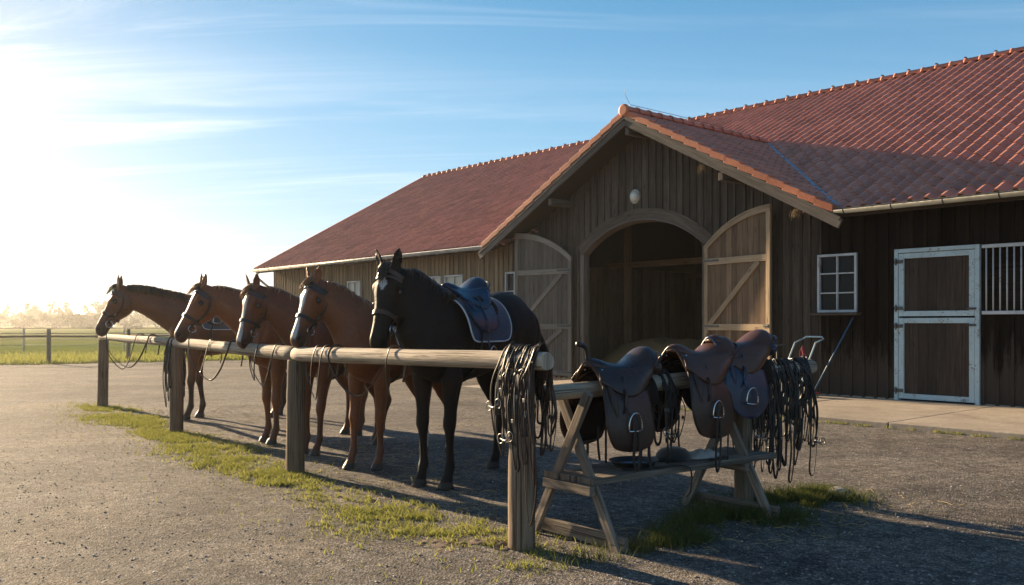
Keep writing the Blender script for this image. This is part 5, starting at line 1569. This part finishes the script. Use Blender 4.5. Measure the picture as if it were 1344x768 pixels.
H5 = build_horse('black horse with a white star and blue saddle, nearest of the tied horses', (-.66, 7.72, 0), (-.54, -.84), (-1.05, 7.55, 1.88), (-.44, -.90), 70, 1.07, black_coat, black_dark, black_hair,
    {'star': (.150, .008, .060, .042), 'stock': .3, 'stockw': .3, 'mottle': (.018, .009, .006)}, feet={'hl': (.16, .0), 'hr': (.06, .0), 'fl': (-.0, .0), 'fr': (.0, 0)}, seed=501)
H4 = build_horse('chestnut horse with a broad white blaze, second nearest, beside the black horse', (-1.40, 8.72, 0), (-.46, -.89), (-1.90, 8.5, 1.815), (-.66, -.75), 66, .98, red_coat, red_dark, ginger_hair,
    {'blaze': (.06, .62, .024, .034, .006), 'socks': [(-.56, 1, .22), (-.56, -1, .22)], 'stock': .45, 'stockw': .45}, feet={'fr': (.10, 0), 'hl': (-.22, 0), 'hr': (-.12, 0)}, seed=502)
H3 = build_horse('dark chestnut horse with a white blaze, third along the rail from the near end', (-2.14, 9.70, 0), (-.55, -.84), (-2.75, 9.45, 1.79), (-.66, -.75), 72, .98, chest_coat, chest_dark, ginger_hair,
    {'blaze': (.07, .62, .025, .036, .004), 'stock': .5, 'stockw': .5}, feet={'fl': (.09, 0), 'hl': (.22, -.02), 'hr': (-.05, 0)}, seed=503)
H2 = build_horse('brown chestnut horse with a narrow face stripe, fourth along the rail from the near end', (-2.85, 10.55, 0), (-.72, -.69), (-3.61, 10.4, 1.84), (-.86, -.51), 60, 1.03, red_coat, chest_dark, ginger_hair,
    {'blaze': (.08, .60, .014, .028, .006), 'stock': .45, 'stockw': .5}, feet={'fl': (.02, 0), 'fr': (-.04, 0)}, seed=504)
H1 = build_horse('reddish bay horse with a dark mane seen in profile, farthest along the rail', (-4.72, 13.25, 0), (-.95, -.31), (-5.72, 13.0, 1.945), (-.97, -.24), 62, 1.13, bay_coat, bay_dark, dark_hair,
    {'stock': .62, 'stockw': .85}, feet={'hl': (.10, 0), 'hr': (.0, 0), 'fl': (.05, 0), 'fr': (-.12, 0)}, mane_near=True, seed=505)

def rein_to(h, r, sag, lat=.03, wrap=True, zoff=0):
    """from the bit hang down and come back up to a wrap round the rail at distance r"""
    e = rail_at(r); b = h.bit
    m = b.lerp(e, .5); lo = min(b.z, e.z)-sag
    pts = [b+V((0,0,-.12))-RN*.03, V((b.x*.75+m.x*.25, b.y*.75+m.y*.25, b.z*.35+lo*.65))-RN*.06, V((m.x, m.y, lo))-RN*(.05), V((m.x*.4+e.x*.6, m.y*.4+e.y*.6, lo+.10))-RN*.08, e-RN*.085+V((0,0,-.03)), e-RN*.04+V((0,0,.078)), e+RN*.05+V((0,0,.068)), e+RN*.088+V((0,0,-.02)), e+RN*.075+V((0,0,-.20))+RD*.02]
    return pts
bridle(H5, 'black bridle with metal bit ring on the black horse with the white star', [rein_to(H5, 1.60, .30), rein_to(H5, 2.62, .34)], bridle_brown)
bridle(H4, 'dark bridle with blue headpiece on the chestnut horse with the broad blaze', [rein_to(H4, 2.95, .28), rein_to(H4, 2.78, .40)], black_leather, navy_leather)
bridle(H3, 'dark bridle with blue noseband on the third horse from the near end', [rein_to(H3, 4.35, .30), rein_to(H3, 3.9, .34)], black_leather, navy_leather)
bridle(H2, 'brown bridle on the horse with the narrow face stripe', [rein_to(H2, 5.9, .30), rein_to(H2, 5.2, .36)], brown_leather, navy_leather)
bridle(H1, 'brown bridle with slack reins on the farthest bay horse in profile', [rein_to(H1, 9.3, .42), rein_to(H1, 8.6, .38)], brown_leather)

def horse_saddle(h, label, x=.16, **kw):
    S = h.S; st = h.st
    xs_ = np.array([q[0] for q in st]); top = float(np.interp(x, xs_, [q[1] for q in st])); bot = float(np.interp(x, xs_, [q[2] for q in st])); hw = float(np.interp(x, xs_, [q[3] for q in st]))
    O = h.B(x, 0, top+.0); hh = (top-bot)/2*S
    def girth(f):
        a = R(90+180*f); c = h.B(x+.14, 0, (top+bot)/2)
        return c+h.left*((hw*S+.030)*math.sin(a))+V((0,0,(hh+.022)*math.cos(a)*1.0))
    return make_saddle(label, (O+V((0,0,.012)), h.face, h.left, V((0,0,1))), hw*S+.005, hh, girth=girth, group='saddles on the horses', loose=False, sz=.035, **kw)
horse_saddle(H5, 'dark blue leather saddle on a navy quilted pad on the black horse', .18, seat_mat=navy_leather, flap_mat=navy_leather, under_mat=felt_mat, pad=(navy_felt, piping_mat), stir_up=False, flap_len=.86, scale=1.0)
horse_saddle(H4, 'dark saddle with white edged pad on the chestnut horse with the broad blaze', .16, seat_mat=black_leather, flap_mat=black_leather, under_mat=felt_mat, pad=(navy_felt, piping_mat), stir_up=True, flap_len=.9, scale=1.0)
horse_saddle(H3, 'dark saddle with navy pad on the third horse from the near end', .16, seat_mat=black_leather, flap_mat=black_leather, under_mat=felt_mat, pad=(navy_felt, piping_mat), flap_len=.9)
horse_saddle(H1, 'dark saddle over a greyish blue pad on the farthest bay horse', .16, seat_mat=brown_leather, flap_mat=brown_leather, under_mat=felt_mat, pad=(m_plain('grey_blue_quilt', (.07,.085,.11), .9, 0, .2, 12, .4, 150, .3), piping_mat), flap_len=.9)
dull_steel = m_plain('dull_steel', (.24,.235,.23), .38, .9, .2, 20, .05)
# ------------------------------------------------------------------ saddles on the bench pole
def rack_saddle(label, a, dz, **kw):
    O = pole_pt(a)+V((0,0,.060+dz)); fx = -BA; ly = BP; 
    tilt = kw.pop('tilt', 0); yaw = kw.pop('yaw', 0)
    M = Matrix.Rotation(R(yaw), 3, 'Z') @ Matrix.Rotation(R(tilt), 3, ly)
    fx, ly2, uz = M @ fx, M @ ly, M @ V((0,0,1))
    return make_saddle(label, (O, fx, ly2, uz), .165, .40, group='saddles resting on the bench pole', **kw)
rack_saddle('dark brown saddle with upright horn and shiny stirrup, nearest on the bench pole', .36, .0, seat_mat=worn_leather, flap_mat=brown_leather, under_mat=felt_mat, horn=True, scale=1.08, flap_len=1.06, sz=.02, seed=1)
rack_saddle('dark brown saddle in the middle of the bench pole with reddish pommel and brown flap', 1.16, .03, seat_mat=tan_leather, flap_mat=brown_leather, under_mat=felt_mat, scale=1.16, flap_len=1.04, sz=.03, tilt=-3, yaw=3, seed=2)
rack_saddle('saddle with tan seat and navy flap at the far end of the bench pole', 1.60, .08, seat_mat=tan_leather, flap_mat=navy_leather, under_mat=felt_mat, scale=1.12, flap_len=.96, sz=.03, tilt=-4, yaw=-4, loose=False, seed=3)

# ------------------------------------------------------------------ spare bridles hung in bundles
def loop_path(c, axis, across, half, L_, rng, drop=0, spread=.03, rad=.06, twist=None):
    """closed-looking strap loop that passes over a bar (axis) of radius rad at point c and hangs L_ down on one side or both"""
    s0 = rng.gauss(0, spread); s1 = rng.gauss(0, spread); w_ = half
    sgn = rng.choice((-1, 1)); 
    pts = []
    la = L_*rng.uniform(.75, 1.0); lb = L_*rng.uniform(.6, 1.0)
    def q(al, ac, z): return c+axis*al+across*ac+V((0,0,z))
    # hangs on one side as a long U: up, over, and a shorter tail on the other side
    sd_ = sgn
    pts = [q(s0, sd_*(rad+.012), -lb*.9), q(s0+rng.gauss(0, .02), sd_*(rad+.030), -lb*.6), q(s0*.6, sd_*(rad+.02), -lb*.25), q(s0*.4, sd_*(rad+.004), -.02), q(s0*.3, 0, rad+.010+drop),
           q(s1*.3, -sd_*(rad+.004), -.02), q(s1*.7, -sd_*(rad+.02), -la*.3), q(s1-w_*.6, -sd_*(rad+.026+rng.random()*.02), -la*.7), q(s1-w_*.3, -sd_*(rad+.02), -la*.97), q(s1+w_*.3, -sd_*(rad+.02), -la), q(s1+w_*.9, -sd_*(rad+.03), -la*.72), q(s1+w_*.8, -sd_*(rad+.024), -la*.35), q(s1*.8, -sd_*(rad+.006), -.03), q(s1*.5, 0, rad+.018+drop), q(s0*.7, sd_*(rad+.006), -.04), q(s0+w_, sd_*(rad+.03), -lb*.5), q(s0+w_*.5, sd_*(rad+.02), -lb*.92), q(s0, sd_*(rad+.012), -lb*.9)]
    return curve([p+V((rng.gauss(0, .006), rng.gauss(0, .006), rng.gauss(0, .006))) if 0 < i < len(pts)-1 else p for i, p in enumerate(pts)], 5)
def hung_bridle(label, c, axis, across, L_, seed, group, mat=None, rad=.06, drop=0, spread=.03, bits=1, w_=.0062):
    rng = random.Random(seed); mat = mat or black_leather; c = V(c)
    root = thing('hung_bridle', label, 'bridle', tuple(c), group=group)
    for nm, Lf, half in (('headpiece', .62, .045), ('cheek_strap', .50, .03), ('rein', 1.0, .055), ('noseband', .42, .05), ('rein', .88, .04)):
        mb = MB(seed); pts = loop_path(c, axis, across, half*rng.uniform(.6, 1.4), L_*Lf*rng.uniform(.85, 1.1), rng, drop, spread, rad)
        mb.tube(pts, w_*rng.uniform(.85, 1.25), 6, flat=.5); obj(nm, mb, mat, root, smooth=True)
    for k in range(bits if seed % 2 else 0):
        sg = rng.choice((-1, 1)); z = -L_*rng.uniform(.35, .75); p = c+axis*rng.gauss(0, spread)+across*sg*(rad+.035)+V((0,0,z))
        mb = MB(seed); mb.ring_loop(p, axis, V((0,0,1)), .030, .0034, 18, 6); obj('bit_ring', mb, dull_steel, root, smooth=True)
        mb = MB(seed); mb.ring_loop(p+axis*.10+V((0,0,-.02)), axis, V((0,0,1)), .030, .0034, 18, 6); obj('bit_ring', mb, dull_steel, root, smooth=True)
        mb = MB(seed); mb.tube([p, p+axis*.05+V((0,0,-.03)), p+axis*.10+V((0,0,-.02))], .006, 7); obj('bit', mb, dull_steel, root, smooth=True)
    for k in range(3):   # buckles and keepers
        sg = rng.choice((-1, 1)); p = c+axis*rng.gauss(0, spread)+across*sg*(rad+.03)+V((0,0,-L_*rng.uniform(.1, .6)))
        mb = MB(seed); mb.obox(p, V((0,0,.012)), axis*.010, across*.004); obj('buckle', mb, dull_steel, root, bevel=.002)
    return root
e0 = ends[0]
GR = 'spare bridles bundled over the near end of the hitching rail'
near = [(.10, .62, .020, 'outermost'), (.17, .80, .034, ''), (.25, .56, .030, ''), (.33, .72, .045, ''), (.06, .88, .028, '')]
names = ['black spare bridle hung over the very tip of the rail end', 'spare bridle with long looped reins beside the near post', 'short tangled spare bridle on top of the near post', 'spare bridle farthest from the tip of the rail end bundle', 'longest spare bridle, dangling lowest at the near post']
axr = (ends[1]-ends[0]).normalized()
for i, ((r, L_, sp_, _), nm) in enumerate(zip(near, names)):
    c = e0+axr*(r+.02); hung_bridle(nm, c, axr, V((axr.y, -axr.x, 0)).normalized(), L_, 600+i*7, GR, mat=black_leather if i % 2 else brown_leather, rad=.068, drop=.006*i, spread=sp_)
names = ['bridle bundle strap set nearest the far saddle on the pole end', 'black spare bridle second in the pole end bundle', 'spare bridle with the longest reins touching the grass', 'spare bridle with steel bit in the middle of the pole end bundle', 'thin strapped bridle toward the tip of the bench pole', 'short headcollar like bridle in the pole end bundle', 'outermost spare bridle at the tip of the bench pole', 'heavy black bridle behind the others on the bench pole']
for i, a in enumerate((1.86, 1.94, 2.02, 2.11, 2.20, 2.29, 2.38, 2.47)):
    L_ = [.80, .90, .99, .86, .96, .70, .93, .90][i]
    hung_bridle(names[i], pole_pt(a), BA, BP, L_, 700+i*5, 'spare bridles bundled on the far end of the bench pole', rad=.062, drop=.004*(i % 4), spread=.055, w_=.0085)
hung_bridle('black bridle hanging between the first and second rack saddles', pole_pt(.76), BA, BP, .62, 811, 'loose bridles between the rack saddles', rad=.062, spread=.03)
hung_bridle('long black reins hanging beside the middle rack saddle down to the seat', pole_pt(.84), BA, BP, .50, 822, 'loose bridles between the rack saddles', rad=.062, spread=.03)
hung_bridle('black straps hanging down the far trestle leg behind the navy saddle', pole_pt(1.74), BA, BP, .80, 833, 'loose bridles between the rack saddles', rad=.062, spread=.03)
p = rail_at(7.45)
hung_bridle('dark bridle bundle hanging on the rail in front of the farthest horse', p, RD, RN, .82, 844, 'spare bridles on the far part of the rail', rad=.066, spread=.08, w_=.009)
hung_bridle('second dark bridle hanging low on the rail in front of the farthest horse', rail_at(7.62), RD, RN, 1.0, 851, 'spare bridles on the far part of the rail', rad=.066, spread=.06, w_=.009)

# ------------------------------------------------------------------ things lying on the bench seat
def lathe(c, prof, n=36, sx=1, sy=1, ax=BA, ay=BP):
    return [[V(c)+ax*(r*sx*math.cos(2*PI*k/n))+ay*(r*sy*math.sin(2*PI*k/n))+V((0,0,z)) for k in range(n)] for r, z in prof]
c = TB(.50, .02, SEATZ+.002)
tray = thing('shallow_tub', 'shallow black rubber tub with a blue inside on the bench seat', 'tub', c)
mb = MB(1); mb.rings(lathe(c, [(.10, .002), (.125, .004), (.150, .042), (.158, .046), (.160, .040), (.150, .036), (.132, .010), (.128, .008)], sx=1.1), cap=False); mb.rings(lathe(c, [(.126, .001), (.126, .006)], sx=1.1)); obj('tub_rim', mb, m_plain('black_rubber', (.018,.018,.02), .6), tray, smooth=50)
mb = MB(1); mb.rings(lathe(c, [(.125, .007), (.130, .012)], sx=1.1)); obj('tub_bottom', mb, m_plain('blue_inside', (.035,.16,.27), .35), tray)
c = TB(.95, -.03, SEATZ+.002)
cap = thing('riding_cap', 'flat black riding cap lying between the tub and a pale cloth', 'cap', c)
mb = MB(1); mb.rings(lathe(c, [(.118, .0), (.124, .012), (.116, .045), (.085, .075), (.04, .088), (.008, .09)], sx=1.05)); obj('crown', mb, m_plain('black_velvet', (.014,.013,.014), .85, 0, .2, 10, .2, 200, .4), cap, smooth=60)
mb = MB(1)
mb.grid(lambda u, v: c-BA*0+(-BA)*((.115+.065*v)*math.cos((u-.5)*2.2))+BP*((.115+.05*v)*math.sin((u-.5)*2.2))+V((0,0,.012-.006*v)), [i/14 for i in range(15)], [i/4 for i in range(5)])
obj('peak', mb, black_leather, cap, smooth=True, solid=.004)
c = TB(1.20, .03, SEATZ+.003)
mb = MB(1)
def cloth(u, v):
    a = 2*PI*u; r = v*(.12+.012*math.sin(3*a)); return c+BA*(r*1.3*math.cos(a))+BP*(r*.85*math.sin(a))+V((0,0,.045*(1-v**3)+.008*math.sin(5*a+v*4)*v*(1-v)*4+.002))
mb.grid(cloth, [i/30 for i in range(31)], [i/10 for i in range(11)])
tag(obj('wash_cloth', mb, m_plain('pale_cloth', (.42,.40,.37), .9, 0, .15, 20, .4, 200), smooth=True, solid=.004, at=c), 'crumpled pale cloth beside the riding cap on the bench', 'cloth')
# a girth and a strap trailing over the seat
for i, (pts, lab) in enumerate((([TB(.30, .12, SEATZ+.012), TB(.50, .20, SEATZ+.012), TB(.72, .215, SEATZ+.012), TB(.80, .262, SEATZ-.02), TB(.80, .262, SEATZ-.16), TB(.76, .262, SEATZ-.20)], 'black leather strap trailing over the front edge of the bench seat'),
                  ([TB(1.28, -.08, SEATZ+.012), TB(1.40, .02, SEATZ+.015), TB(1.34, .12, SEATZ+.012), TB(1.20, .17, SEATZ+.012), TB(1.08, .20, SEATZ+.012)], 'black leather girth curled on the bench seat under the middle saddle'))):
    mb = MB(1); mb.tube(curve(pts, 8), .018, 8, flat=.25, up=(0,0,1) if i else None); tag(obj('girth', mb, black_leather, smooth=True, at=pts[0]), lab, 'girth')
